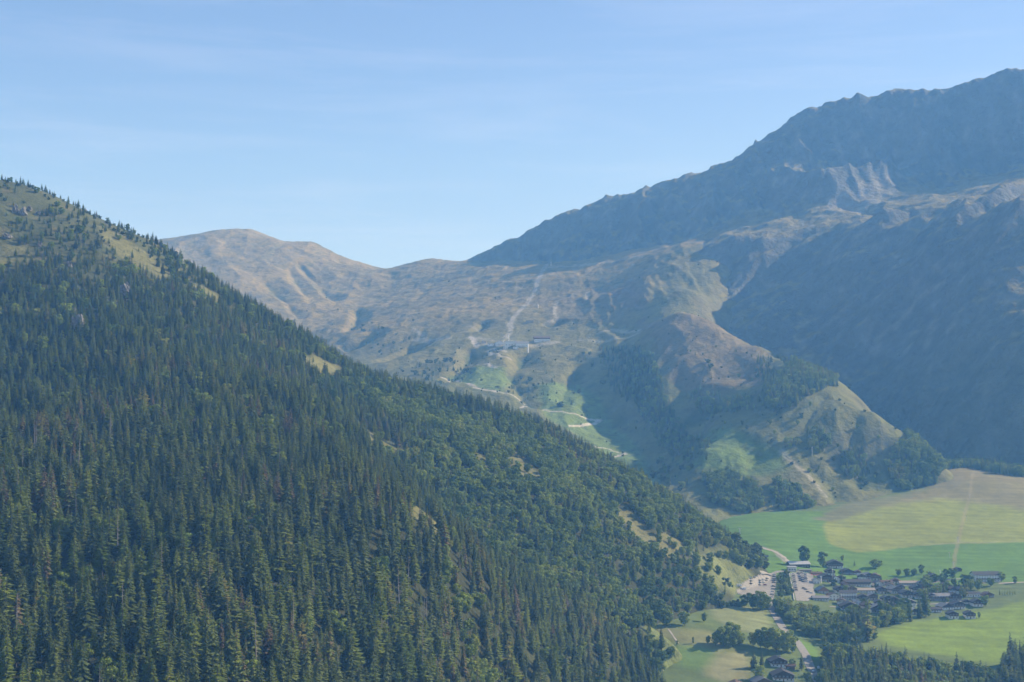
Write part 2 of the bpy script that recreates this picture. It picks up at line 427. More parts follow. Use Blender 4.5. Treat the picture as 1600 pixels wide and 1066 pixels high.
# A: forest floor, open grass and heath above the tree line
NA = LA.normals()
CA = base(LA, (0.042, 0.046, 0.021))
n1 = fbm(LA.X / 90, LA.Y / 90, 4, 71); n2 = fbm(LA.X / 30, LA.Y / 30, 3, 72)
CA = lay(CA, sstep(.0, .5, n1), (0.066, 0.076, 0.030))
openA = sstep(290, 420, LA.Z - 0.02 * LA.X)
CA = lay(CA, openA, (0.088, 0.096, 0.038))
CA = lay(CA, openA * sstep(0.1, .6, n2 + .3 * n1) * .7, (0.180, 0.150, 0.072))
CA = lay(CA, openA * sstep(.05, .5, fbm(LA.X / 50, LA.Y / 50, 3, 79)), (0.075, 0.090, 0.034))
CLEARINGS = [
    [(150, 352), (185, 366), (225, 392), (262, 420), (275, 440), (252, 436), (205, 412), (170, 385)],
    [(474, 556), (505, 562), (540, 578), (534, 592), (500, 586), (478, 574)],
    [(572, 592), (620, 588), (668, 606), (610, 608)],
    [(488, 602), (505, 612), (524, 640), (514, 644), (496, 622)],
    [(540, 652), (570, 668), (592, 684), (636, 708), (612, 718), (580, 700), (555, 676)],
    [(612, 770), (640, 783), (690, 818), (724, 846), (690, 842), (652, 812)],
    [(956, 786), (985, 796), (1012, 828), (1064, 848), (1076, 872), (1040, 872), (1000, 852), (972, 815)],
    [(792, 698), (815, 712), (848, 744), (842, 758), (805, 738)],
    [(738, 706), (760, 716), (764, 734), (744, 726)],
    [(300, 442), (345, 462), (350, 476), (310, 462)],
    [(0, 372), (40, 385), (60, 410), (0, 420)],
]
CLEAR_W = [poly_at(c, LA) for c in CLEARINGS]
for i, c in enumerate(CLEARINGS):
    CA = lay(CA, pmask(LA, c, 6, 13, 80 + i), (0.160, 0.156, 0.062))
GLADE = [(1085, 862), (1120, 850), (1165, 880), (1185, 912), (1165, 935), (1120, 925), (1090, 890)]
GLADE_W = poly_at(GLADE, LA)
CA = lay(CA, pmask(LA, GLADE, 10, 10, 95), (0.150, 0.170, 0.060))

CA = lay(CA, pmask(LA, [(1004, 978), (1060, 985), (1110, 1010), (1110, 1085), (1040, 1085), (1012, 1030)], 6, 6, 96), (0.150, 0.182, 0.062))

# B: meadows
CB = base(LB, (0.110, 0.150, 0.048))
m1 = fbm(LB.X / 60, LB.Y / 60, 4, 101); m2 = fbm(LB.X / 190, LB.Y / 10, 3, 102); m3 = fbm(LB.X / 9, LB.Y / 9, 3, 103)
CB = lay(CB, pmask(LB, [(1090, 812), (1300, 800), (1700, 832), (1700, 905), (1200, 905)], 12, 6, 104), GREEN)
CB = lay(CB, pmask(LB, [(1285, 822), (1300, 806), (1380, 782), (1480, 768), (1700, 775), (1700, 846), (1560, 848), (1440, 852), (1340, 864), (1296, 850)], 5, 4, 105), HAY)
CB = lay(CB, pmask(LB, [(1340, 795), (1430, 768), (1475, 735), (1520, 724), (1700, 738), (1700, 800), (1600, 796), (1480, 780)], 22, 18, 106), (0.195, 0.178, 0.082))
CB = lay(CB, pmask(LB, [(1480, 730), (1560, 735), (1700, 742), (1700, 760), (1560, 752), (1490, 752)], 10, 14, 107), (0.205, 0.180, 0.090))
CB = lay(CB, pmask(LB, [(1310, 790), (1390, 776), (1430, 775), (1360, 798), (1300, 815), (1270, 812)], 8, 10, 108), (0.150, 0.155, 0.070))
CB = lay(CB, pmask(LB, [(1365, 990), (1420, 972), (1560, 950), (1700, 915), (1700, 1066), (1560, 1040), (1480, 1025), (1390, 1010)], 8, 4, 109), PASTURE)
CB = lay(CB, pmask(LB, [(1112, 935), (1150, 945), (1200, 955), (1205, 975), (1190, 992), (1150, 985), (1112, 965)], 6, 4, 110), (0.190, 0.215, 0.092))
CB = lay(CB, pmask(LB, [(1020, 975), (1060, 985), (1110, 985), (1140, 1010), (1120, 1020), (1060, 1005), (1020, 995)], 8, 6, 111), (0.185, 0.195, 0.080))
CB = lay(CB, pmask(LB, [(1055, 1010), (1115, 1016), (1140, 1040), (1090, 1048), (1060, 1040)], 8, 5, 112), (0.120, 0.190, 0.050))
CB = lay(CB, pmask(LB, [(1120, 1020), (1170, 1018), (1172, 1064), (1130, 1066), (1100, 1055)], 8, 5, 113), (0.215, 0.215, 0.105))
CB = lay(CB, pmask(LB, [(1252, 1000), (1275, 1010), (1282, 1032), (1268, 1030), (1252, 1012)], 4, 3, 114), (0.130, 0.220, 0.045))
# mowing stripes and dry patches
CB = CB * (1 + 0.16 * m1 + 0.26 * m2 + 0.10 * m3 + 0.05 * np.sin(LB.Y / 2.6 + 3 * m1))[..., None]
# cable line cut through the field and field paths
CB = lay(CB, 0.55 * lmask(LB, [(1490, 892), (1492, 868), (1497, 848), (1508, 800), (1516, 770), (1520, 740)], 3.2), (0.270, 0.235, 0.130))
CB = lay(CB, 0.5 * lmask(LB, [(1520, 848), (1600, 846), (1700, 850)], 3.0), (0.280, 0.270, 0.160))
CB = lay(CB, 0.5 * lmask(LB, [(1440, 852), (1500, 848), (1520, 848)], 3.0), (0.280, 0.270, 0.160))
CB = lay(CB, 0.8 * lmask(LB, [(1180, 852), (1212, 862), (1228, 878)], 5.0, wob=2.0), SCREE)

# C: the alp
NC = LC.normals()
CC = base(LC, DRY)
c1 = fbm(LC.X / 220, LC.Y / 220, 4, 121); c2 = fbm(LC.X / 70, LC.Y / 70, 4, 122); c3 = fbm(LC.X / 24, LC.Y / 40, 3, 123)
high = sstep(3300, 3700, LC.Y)
low = sstep(3150, 2850, LC.Y)
CC = lay(CC, high * 0.8, TAN)
CC = lay(CC, high * sstep(-.05, .4, c1) * .55, HEATH)
CC = lay(CC, sstep(.18, .5, c2) * .5, (0.150, 0.140, 0.060))
CC = lay(CC, low * sstep(-.25, .3, c2 + .4 * c1) * 0.75, (0.120, 0.128, 0.048))
CC = lay(CC, low * sstep(.1, .45, c3 + .5 * c2) * 0.5, (0.172, 0.148, 0.064))
CC = lay(CC, low * .55, (0.118, 0.132, 0.046))
# curvature: damp hollows carry alder scrub
def blur(G, k):
    for ax in (0, 1):
        c = np.cumsum(np.pad(G, [(k + 1, k) if a == ax else (0, 0) for a in (0, 1)], mode='edge'), axis=ax)
        n = G.shape[ax]
        G = (np.take(c, np.arange(2 * k + 1, 2 * k + 1 + n), axis=ax) - np.take(c, np.arange(0, n), axis=ax)) / (2 * k + 1)
    return G
hol = blur(LC.Z, 9) - LC.Z
CC = lay(CC, sstep(2.5, 8.0, hol + 5.0 * c2) * (.8 - .4 * high), ALDER)
# heath on the spur
CC = lay(CC, pmask(LC, [(1000, 500), (1060, 490), (1110, 502), (1200, 552), (1190, 600), (1120, 610), (1050, 600), (1022, 550)], 20, 30, 124) * .7, (0.185, 0.135, 0.085))
CC = lay(CC, pmask(LC, [(840, 470), (960, 440), (1000, 450), (1000, 500), (900, 505), (860, 500)], 30, 40, 125) * .6, (0.160, 0.128, 0.072))
CC = lay(CC, pmask(LC, [(945, 460), (985, 435), (1010, 450), (1010, 485), (975, 480)], 10, 10, 126) * .7, (0.190, 0.140, 0.095))
CC = lay(CC, pmask(LC, [(1040, 400), (1120, 385), (1120, 480), (1060, 480)], 20, 20, 132) * .6, (0.125, 0.130, 0.052))
# mown ski runs
CC = lay(CC, pmask(LC, [(700, 590), (745, 572), (790, 575), (800, 600), (780, 612), (740, 606)], 10, 12, 127) * .85, (0.130, 0.190, 0.052))
CC = lay(CC, pmask(LC, [(840, 602), (905, 602), (945, 640), (955, 662), (1000, 700), (1035, 755), (990, 765), (930, 700), (850, 650)], 10, 10, 128) * .9, (0.130, 0.190, 0.050))
CC = lay(CC, pmask(LC, [(1060, 720), (1080, 690), (1110, 672), (1180, 690), (1225, 708), (1240, 728), (1200, 742), (1120, 742), (1070, 735)], 14, 12, 129) * .9, (0.125, 0.188, 0.048))
CC = lay(CC, pmask(LC, [(1225, 705), (1245, 722), (1300, 785), (1310, 800), (1270, 790), (1235, 750)], 10, 10, 130) * .7, (0.190, 0.175, 0.072))
CC = lay(CC, pmask(LC, [(1080, 765), (1140, 760), (1160, 800), (1300, 806), (1200, 826), (1100, 826)], 12, 10, 131) * .6, (0.135, 0.150, 0.060))
# worn ground, tracks and the quarry-like scars round the lift station
for pix, w, k in [
    ([(858, 412), (846, 428), (838, 448), (828, 466), (818, 480), (806, 492), (797, 505), (798, 516), (790, 528)], 9, .6),
    ([(690, 590), (715, 596), (740, 604), (775, 612)], 7, .9), ([(760, 568), (775, 574)], 7, .8),
    ([(790, 550), (770, 545), (762, 549), (780, 556), (797, 561)], 7, .75), ([(734, 527), (741, 532), (744, 541)], 9, 1.0), ([(752, 537), (780, 540), (830, 541), (872, 535)], 11, .55), ([(646, 514), (662, 525)], 7, .6),
    ([(648, 531), (700, 529)], 12, .5), ([(935, 520), (960, 515), (1000, 516)], 9, .5), ([(870, 470), (866, 490), (872, 500), (850, 504)], 6, .5), ([(916, 468), (918, 458)], 6, .6),
    ([(730, 510), (775, 512)], 7, .4), ([(900, 532), (1000, 520)], 10, .35), ([(730, 528), (800, 534), (860, 536)], 14, .35),
    ([(1000, 394), (1090, 378), (1140, 372)], 14, .35), ([(860, 418), (940, 410), (1000, 402)], 14, .4),
    ([(1222, 706), (1262, 742), (1290, 775)], 6, .45),
]:
    CC = lay(CC, k * lmask(LC, pix, w, wob=4.0), TRACK)
for pix in [[(815, 636), (850, 641), (890, 646), (938, 656)], [(938, 656), (912, 664), (890, 666)], [(928, 697), (950, 702), (978, 709)], [(978, 709), (955, 714)], [(775, 612), (820, 632)]]:
    CC = lay(CC, 0.9 * lmask(LC, pix, 4.6), (0.46, 0.43, 0.38))
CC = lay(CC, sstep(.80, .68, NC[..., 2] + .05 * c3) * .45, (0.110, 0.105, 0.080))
CC = CC * (1 + 0.14 * c3 + 0.10 * c2)[..., None]

# D: rock, scree and thin grass
ND = LD.normals()
CD = base(LD, (0.125, 0.118, 0.090))
d1 = fbm(LD.X / 160, LD.Y / 160, 4, 141); d2 = fbm(LD.X / 40, LD.Y / 40, 4, 142); d3 = fbm(u_c / 26, v_c / 180, 4, 143)
CD = lay(CD, sstep(.85, .72, ND[..., 2]) * .8, (0.120, 0.124, 0.120))
CD = lay(CD, sstep(.76, .88, ND[..., 2] + .08 * d2) * .9, (0.225, 0.192, 0.085))  # thin grass on flatter ground, its colour raised to look sunlit
CD = lay(CD, sstep(.12, .5, d2 + .4 * d1) * .5, ROCK)
CD = lay(CD, wall * sstep(.3, .6, d3) * .25, SCREE)
CD = lay(CD, wall * sstep(3000, 2600, LD.Y) * sstep(520, 330, LD.Z) * .4, (0.100, 0.112, 0.060))
CD = lay(CD, pmask(LD, [(1290, 312), (1340, 285), (1390, 275), (1400, 300), (1360, 330), (1300, 335)], 30, 40, 144) * .6, SCREE)
CD = lay(CD, .35 * lmask(LD, [(1475, 440), (1430, 470), (1400, 510), (1370, 530)], 9, wob=5), SCREE)
CD = CD * (1 + 0.16 * d2 + 0.1 * d1)[..., None]


# ------------------------------------------------------------------ terrain meshes
def tag(o, label=None, cat=None, group=None, kind=None):
    if label: o['label'] = label
    if cat: o['category'] = cat
    if group: o['group'] = group
    if kind: o['kind'] = kind
    return o

def build_layer(L, mat, col=None, margin=25.0):
    nq, nd = L.Z.shape
    zo = np.full(L.Z.shape, -900.0)
    for M in LAYERS:
        if M is not L: zo = np.maximum(zo, M.h(L.X, L.Y))
    vis = L.Z > zo - margin
    f = vis[:-1, :-1] | vis[1:, :-1] | vis[:-1, 1:] | vis[1:, 1:]
    idx = np.arange(nq * nd).reshape(nq, nd)
    quads = np.stack([idx[:-1, :-1], idx[1:, :-1], idx[1:, 1:], idx[:-1, 1:]], -1)[f]
    used = np.unique(quads)
    remap = np.full(nq * nd, -1); remap[used] = np.arange(len(used))
    co = np.stack([L.X, L.Y, L.Z], -1).reshape(-1, 3)[used]
    me = bpy.data.meshes.new(L.name)
    me.vertices.add(len(co)); me.vertices.foreach_set('co', co.ravel().astype(np.float32))
    q = remap[quads].ravel().astype(np.int32)
    n = len(quads)
    me.loops.add(n * 4); me.loops.foreach_set('vertex_index', q)
    me.polygons.add(n)
    me.polygons.foreach_set('loop_start', np.arange(0, n * 4, 4, dtype=np.int32))
    me.polygons.foreach_set('use_smooth', np.ones(n, bool))
    me.update(calc_edges=True)
    if col is not None:
        at_ = me.color_attributes.new('ground', 'FLOAT_COLOR', 'POINT')
        c4 = np.concatenate([col.reshape(-1, 3)[used], np.ones((len(used), 1))], 1)
        at_.data.foreach_set('color', c4.ravel().astype(np.float32))
    me.materials.append(mat)
    o = bpy.data.objects.new(L.name, me); COL.objects.link(o)
    tag(o, kind='structure')
    return o

def new_mat(name):
    m = bpy.data.materials.new(name); m.use_nodes = True
    nt = m.node_tree
    return m, nt, nt.nodes['Principled BSDF']
def N(nt, typ, **kw):
    n = nt.nodes.new(typ)
    for k, v in kw.items():
        if k in n.inputs: n.inputs[k].default_value = v
        else: setattr(n, k, v)
    return n

def terrain_mat(name, s_fine, s_mid, bump, bump_dist, grain=0.35, scrub=0.0, s_scrub=0.1, c_scrub=(0.05, 0.062, 0.028)):
    m, nt, b = new_mat(name)
    L = nt.links
    at_ = N(nt, 'ShaderNodeAttribute', attribute_name='ground')
    tc = N(nt, 'ShaderNodeTexCoord')
    n1 = N(nt, 'ShaderNodeTexNoise', Scale=s_fine, Detail=5.0, Roughness=0.65)
    n2 = N(nt, 'ShaderNodeTexNoise', Scale=s_mid, Detail=4.0, Roughness=0.6)
    L.new(tc.outputs['Object'], n1.inputs['Vector']); L.new(tc.outputs['Object'], n2.inputs['Vector'])
    add = N(nt, 'ShaderNodeMath', operation='ADD'); L.new(n1.outputs['Fac'], add.inputs[0]); L.new(n2.outputs['Fac'], add.inputs[1])
    mr = N(nt, 'ShaderNodeMapRange'); mr.inputs['From Min'].default_value = 0.6; mr.inputs['From Max'].default_value = 1.4
    mr.inputs['To Min'].default_value = 1 - grain; mr.inputs['To Max'].default_value = 1 + grain
    L.new(add.outputs[0], mr.inputs['Value'])
    mul = N(nt, 'ShaderNodeVectorMath', operation='MULTIPLY'); L.new(at_.outputs['Color'], mul.inputs[0])
    cmb = N(nt, 'ShaderNodeCombineXYZ')
    for i in range(3): L.new(mr.outputs['Result'], cmb.inputs[i])
    L.new(cmb.outputs['Vector'], mul.inputs[1])
    if scrub:
        n3 = N(nt, 'ShaderNodeTexNoise', Scale=s_scrub, Detail=6.0, Roughness=0.7); L.new(tc.outputs['Object'], n3.inputs['Vector'])
        r3 = N(nt, 'ShaderNodeMapRange'); r3.inputs['From Min'].default_value = .53; r3.inputs['From Max'].default_value = .62; r3.inputs['To Max'].default_value = scrub
        L.new(n3.outputs['Fac'], r3.inputs['Value'])
        m3 = N(nt, 'ShaderNodeMix'); m3.data_type = 'RGBA'; m3.inputs['B'].default_value = (*c_scrub, 1)
        L.new(r3.outputs['Result'], m3.inputs['Factor']); L.new(mul.outputs['Vector'], m3.inputs['A']); L.new(m3.outputs['Result'], b.inputs['Base Color'])
    else:
        L.new(mul.outputs['Vector'], b.inputs['Base Color'])
    b.inputs['Roughness'].default_value = 0.95
    b.inputs['Specular IOR Level'].default_value = 0.1
    bp = N(nt, 'ShaderNodeBump', Strength=bump, Distance=bump_dist)
    L.new(add.outputs[0], bp.inputs['Height']); L.new(bp.outputs['Normal'], b.inputs['Normal'])
    return m

build_layer(LA, terrain_mat('hillside_ground', 0.25, 0.04, 0.8, 2.5, .35, .6, .11), CA)
build_layer(LB, terrain_mat('meadow_ground', 0.35, 0.06, 0.4, 0.6, 0.26), CB)
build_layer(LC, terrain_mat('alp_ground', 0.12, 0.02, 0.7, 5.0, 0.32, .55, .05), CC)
build_layer(LD, terrain_mat('mountain_ground', 0.07, 0.018, 1.0, 12.0, .4, .4, .035, (0.07, 0.072, 0.05)), CD)

def mesh_obj(name, verts, faces, mat, parent=None, smooth=False):
    me = bpy.data.meshes.new(name)
    me.from_pydata([tuple(v) for v in verts], [], [tuple(f) for f in faces])
    me.materials.append(mat)
    if smooth: me.polygons.foreach_set('use_smooth', np.ones(len(me.polygons), bool))
    me.update()
    o = bpy.data.objects.new(name, me); COL.objects.link(o)
    if parent: o.parent = parent
    return o

def flat_mat(name, col, rough=0.85, var=0.0, scale=1.0, spec=0.2, metal=0.0, bump=0.0):
    m, nt, b = new_mat(name)
    b.inputs['Roughness'].default_value = rough; b.inputs['Specular IOR Level'].default_value = spec; b.inputs['Metallic'].default_value = metal
    if var > 0:
        tc = N(nt, 'ShaderNodeTexCoord'); n = N(nt, 'ShaderNodeTexNoise', Scale=scale, Detail=5.0, Roughness=0.6)
        nt.links.new(tc.outputs['Object'], n.inputs['Vector'])
        mr = N(nt, 'ShaderNodeMapRange'); mr.inputs['From Min'].default_value = .3; mr.inputs['From Max'].default_value = .7
        mr.inputs['To Min'].default_value = 1 - var; mr.inputs['To Max'].default_value = 1 + var
        nt.links.new(n.outputs['Fac'], mr.inputs['Value'])
        mx = N(nt, 'ShaderNodeVectorMath', operation='SCALE'); mx.inputs[0].default_value = col
        nt.links.new(mr.outputs['Result'], mx.inputs['Scale'])
        nt.links.new(mx.outputs['Vector'], b.inputs['Base Color'])
        if bump:
            bp = N(nt, 'ShaderNodeBump', Strength=1.0, Distance=bump); nt.links.new(n.outputs['Fac'], bp.inputs['Height']); nt.links.new(bp.outputs['Normal'], b.inputs['Normal'])
    else:
        b.inputs['Base Color'].default_value = (*col, 1)
    return m

# wide ground below and around everything
g = mesh_obj('ground', [(-5200, -1500, -150), (5200, -1500, -150), (5200, 6300, -150), (-5200, 6300, -150)], [(0, 1, 2, 3)], flat_mat('far_ground', (0.10, 0.12, 0.05), var=.3, scale=.01))
tag(g, kind='structure')

# ------------------------------------------------------------------ trees
def leaf_mat(name, c_dark, c_light, trans=0.25, alt=None):
    m, nt, b = new_mat(name)
    L = nt.links
    oi = N(nt, 'ShaderNodeObjectInfo'); geo = N(nt, 'ShaderNodeNewGeometry')
    tc = N(nt, 'ShaderNodeTexCoord'); nz = N(nt, 'ShaderNodeTexNoise', Scale=0.5, Detail=2.0)
    L.new(tc.outputs['Object'], nz.inputs['Vector'])
    a = N(nt, 'ShaderNodeMath', operation='MULTIPLY_ADD'); L.new(geo.outputs['Random Per Island'], a.inputs[0]); a.inputs[1].default_value = 0.35
    L.new(oi.outputs['Random'], a.inputs[2])
    a2 = N(nt, 'ShaderNodeMath', operation='MULTIPLY_ADD'); L.new(nz.outputs['Fac'], a2.inputs[0]); a2.inputs[1].default_value = 0.5; L.new(a.outputs[0], a2.inputs[2])
    mr = N(nt, 'ShaderNodeMapRange'); mr.inputs['From Min'].default_value = 0.25; mr.inputs['From Max'].default_value = 1.6
    L.new(a2.outputs[0], mr.inputs['Value'])
    wp = N(nt, 'ShaderNodeTexNoise', Scale=0.011, Detail=3.0); L.new(geo.outputs['Position'], wp.inputs['Vector'])
    wr = N(nt, 'ShaderNodeMapRange'); wr.inputs['From Min'].default_value = .35; wr.inputs['From Max'].default_value = .65; wr.inputs['To Min'].default_value = -.32; wr.inputs['To Max'].default_value = .34
    L.new(wp.outputs['Fac'], wr.inputs['Value'])
    sm = N(nt, 'ShaderNodeMath', operation='ADD'); L.new(mr.outputs['Result'], sm.inputs[0]); L.new(wr.outputs['Result'], sm.inputs[1])
    rp = N(nt, 'ShaderNodeValToRGB')
    rp.color_ramp.elements[0].color = (*c_dark, 1); rp.color_ramp.elements[1].color = (*c_light, 1)
    if alt:
        e = rp.color_ramp.elements.new(0.93); e.color = (*c_light, 1); rp.color_ramp.elements[-1].color = (*alt, 1)
    L.new(sm.outputs[0], rp.inputs['Fac'])
    L.new(rp.outputs['Color'], b.inputs['Base Color'])
    b.inputs['Roughness'].default_value = 0.75; b.inputs['Specular IOR Level'].default_value = 0.15
    tr = N(nt, 'ShaderNodeBsdfTranslucent'); L.new(rp.outputs['Color'], tr.inputs['Color'])
    mx = N(nt, 'ShaderNodeMixShader'); mx.inputs[0].default_value = trans
    out = nt.nodes['Material Output']
    L.new(b.outputs[0], mx.inputs[1]); L.new(tr.outputs[0], mx.inputs[2]); L.new(mx.outputs[0], out.inputs['Surface'])
    return m
M_SPRUCE = leaf_mat('spruce_needles', (0.030, 0.052, 0.015), (0.130, 0.164, 0.038), 0.2, (0.14, 0.105, 0.055))
M_LARCH = leaf_mat('larch_needles', (0.090, 0.140, 0.022), (0.210, 0.258, 0.046), 0.3, (0.25, 0.23, 0.06))
M_BROAD = leaf_mat('broad_leaves', (0.082, 0.140, 0.020), (0.275, 0.345, 0.054), 0.3, (0.26, 0.27, 0.055))
M_SHRUB = leaf_mat('shrub_leaves', (0.050, 0.078, 0.022), (0.120, 0.150, 0.042), 0.25)
M_BARK = flat_mat('bark', (0.085, 0.070, 0.055), 0.95, .3, 2.0)
M_DEAD = flat_mat('dead_wood', (0.235, 0.215, 0.195), 0.95, .25, 1.5)

def np_mesh(name, V, T, mat):
    me = bpy.data.meshes.new(name)
    V = np.asarray(V, np.float32); T = np.asarray(T, np.int32)
    me.vertices.add(len(V)); me.vertices.foreach_set('co', V.ravel())
    n = len(T); k = T.shape[1]
    me.loops.add(n * k); me.loops.foreach_set('vertex_index', T.ravel())
    me.polygons.add(n); me.polygons.foreach_set('loop_start', np.arange(0, n * k, k, dtype=np.int32))
    me.update(calc_edges=True)
    me.materials.append(mat)
    return me

def trunk_mesh(name, h, r, mat, limbs=(), seg=7):
    V, T = [], []
    def tube(p0, p1, r0, r1, bend=0.0, rings=4):
        p0 = np.array(p0, float); p1 = np.array(p1, float)
        ax = p1 - p0; ax /= np.linalg.norm(ax)
        s = np.cross(ax, [0.3, 1, 0.2]); s /= np.linalg.norm(s); t = np.cross(ax, s)
        b0 = len(V)
        for k in range(rings):
            f = k / (rings - 1)
            c = p0 + (p1 - p0) * f + s * bend * math.sin(f * 3.1)
            rr = r0 + (r1 - r0) * f ** 0.8
            for a in range(seg):
                an = 2 * math.pi * a / seg
                V.append(c + (s * math.cos(an) + t * math.sin(an)) * rr)
        for k in range(rings - 1):
            for a in range(seg):
                i = b0 + k * seg + a; j = b0 + k * seg + (a + 1) % seg
                T.append((i, j, j + seg, i + seg))
    tube((0, 0, -1.2), (0, 0, h), r, r * 0.12, 0.15 * r, 6)
    for (p0, p1, r0, r1) in limbs: tube(p0, p1, r0, r1, 0.12, 4)
    return np_mesh(name, V, T, mat)

def conifer_crown(name, seed, h, lmax, base, whorls, per, mat, droop, width, ragged, up=0.0):
    rg = np.random.default_rng(seed)
    V, T = [], []
    for w in range(whorls):
        t = (w + rg.uniform(-.3, .3)) / whorls
        t = min(max(t, 0), .985)
        z0 = h * (base + (1 - base) * t)
        L0 = lmax * ((1 - t) ** 0.8) * (0.55 + 0.45 * min(1, (t + .08) * 5)) + 0.25
        n = max(4, int(per * (1 - .45 * t)))
        ph = rg.uniform(0, 6.28)
        for k in range(n):
            if rg.random() < ragged * .35: continue
            a = ph + 2 * math.pi * k / n + rg.uniform(-.35, .35)
            l = L0 * rg.uniform(1 - ragged, 1.12)
            dr = droop * rg.uniform(.6, 1.3)
            wd = width * l * rg.uniform(.8, 1.2)
            c, s = math.cos(a), math.sin(a)
            out = np.array([c, s, 0]); rt = np.array([-s, c, 0])
            zz = z0 + rg.uniform(-.8, .8) * h / whorls
            p0 = np.array([0, 0, zz]) + out * .04 * l
            pm = np.array([0, 0, zz + (up - .45 * dr) * l]) + out * .55 * l
            pt = np.array([0, 0, zz + (up * 1.3 - dr) * l]) + out * l
            pl = pm + rt * wd - np.array([0, 0, .30 * wd + .10 * l * rg.random()])
            pr = pm - rt * wd - np.array([0, 0, .30 * wd + .10 * l * rg.random()])
            hang = pm + out * .08 * l - np.array([0, 0, (.25 + .25 * rg.random()) * l])
            b0 = len(V)
            V += [p0, pl, pm, pr, pt, hang]
            T += [(b0, b0 + 1, b0 + 2), (b0, b0 + 2, b0 + 3), (b0 + 1, b0 + 4, b0 + 2), (b0 + 2, b0 + 4, b0 + 3), (b0, b0 + 5, b0 + 4)]
    return np_mesh(name, V, T, mat)

def broad_crown(name, seed, h, rad, mat, lobes=9, per=120, leaf=0.62, low=0.04):
    rg = np.random.default_rng(seed)
    V, T, limbs = [], [], []
    for k in range(lobes):
        f = k / max(1, lobes - 1)
        a = k * 2.4 + rg.uniform(-.5, .5)
        zc = h * (low + .18 + (0.78 - low - .1) * f * rg.uniform(.9, 1.05))
        rr = rad * (0.62 * math.sin(math.pi * min(1, .25 + .75 * (1 - f))) + .08) * rg.uniform(.7, 1.05)
        c = np.array([math.cos(a) * rr, math.sin(a) * rr, zc])
        lr = rad * rg.uniform(.42, .62) * (1.05 - .35 * f)
        limbs.append(((0, 0, zc * rg.uniform(.35, .6)), tuple(c), .06 * rad * .5, .02 * rad * .4))
        d = rg.normal(size=(per, 3)); d /= np.linalg.norm(d, axis=1, keepdims=True)
        rad_k = lr * (1 - .45 * rg.random(per) ** 2.2)
        P = c + d * rad_k[:, None] * np.array([1, 1, .82])
        for p, n in zip(P, d):
            n = n + rg.normal(size=3) * .55; n /= np.linalg.norm(n)
            s = np.cross(n, rg.normal(size=3)); s /= np.linalg.norm(s); u = np.cross(n, s)
            sz = leaf * rg.uniform(.6, 1.25)
            b0 = len(V)
            V += [p + s * sz, p + u * sz * .8 - n * sz * .25, p - s * sz, p - u * sz * .8 - n * sz * .25]
            T.append((b0, b0 + 1, b0 + 2, b0 + 3))
    return np_mesh(name, V, T, mat), limbs

def dead_crown(name, seed, h, mat):
    rg = np.random.default_rng(seed); V, T = [], []
    for k in range(46):
        t = rg.uniform(.2, .97); a = rg.uniform(0, 6.28); l = h * .11 * (1.05 - t) ** .7 * rg.uniform(.4, 1.1)
        c, s = math.cos(a), math.sin(a)
        p0 = np.array([0, 0, h * t]); p1 = p0 + np.array([c * l, s * l, -.25 * l]); rt = np.array([-s, c, 0]) * .09; up = np.array([0, 0, .09])
        b0 = len(V); V += [p0 + rt, p0 - rt, p0 + up * 1.5, p1]
        T += [(b0, b0 + 1, b0 + 3), (b0 + 1, b0 + 2, b0 + 3), (b0 + 2, b0, b0 + 3)]
    return np_mesh(name, V, T, mat)

# prototypes: (trunk mesh, crown mesh, nominal height)
PROTO = {'spruce': [], 'larch': [], 'broadleaf': [], 'snag': [], 'shrub': []}
for k, (lm, bs, wh, pr, rag) in enumerate([(4.4, .06, 30, 12, .30), (4.0, .12, 28, 11, .42), (5.0, .04, 28, 12, .34), (3.5, .16, 31, 10, .48), (4.2, .08, 27, 12, .38), (5.4, .10, 25, 12, .50), (3.0, .05, 31, 10, .30)]):
    PROTO['spruce'].append((trunk_mesh('spruce_trunk', 24.2, .34, M_BARK), conifer_crown('spruce_crown', 200 + k, 25, lm, bs, wh, pr, M_SPRUCE, .46, .25, rag), 25.0))
for k, (lm, bs, wh, pr, rag) in enumerate([(3.9, .10, 30, 11, .40), (4.4, .14, 28, 11, .45), (3.4, .08, 31, 10, .38), (4.2, .18, 27, 11, .5), (5.2, .22, 24, 11, .55)]):
    PROTO['larch'].append((trunk_mesh('larch_trunk', 22.3, .30, M_BARK), conifer_crown('larch_crown', 230 + k, 23, lm, bs, wh, pr, M_LARCH, .24, .23, rag, .12), 23.0))
for k, (rd, lo, pe) in enumerate([(4.6, 10, 110), (5.4, 12, 100), (3.8, 9, 110), (5.0, 11, 100)]):
    cm, lb = broad_crown('broadleaf_crown', 260 + k, 15, rd, M_BROAD, lo, pe, .60)
    PROTO['broadleaf'].append((trunk_mesh('broadleaf_trunk', 10.5, .28, M_BARK, lb), cm, 15.0))
for k in range(2):
    PROTO['snag'].append((trunk_mesh('snag_trunk', 24, .3, M_DEAD), dead_crown('snag_branches', 290 + k, 24, M_DEAD), 24.0))
for k in range(3):
    cm, lb = broad_crown('shrub_foliage', 300 + k, 4.2, 2.0, M_SHRUB, 6, 70, .42, .02)
    PROTO['shrub'].append((trunk_mesh('shrub_stem', 2.6, .09, M_BARK, [(a, b, .05, .02) for a, b, _, _ in lb]), cm, 4.2))

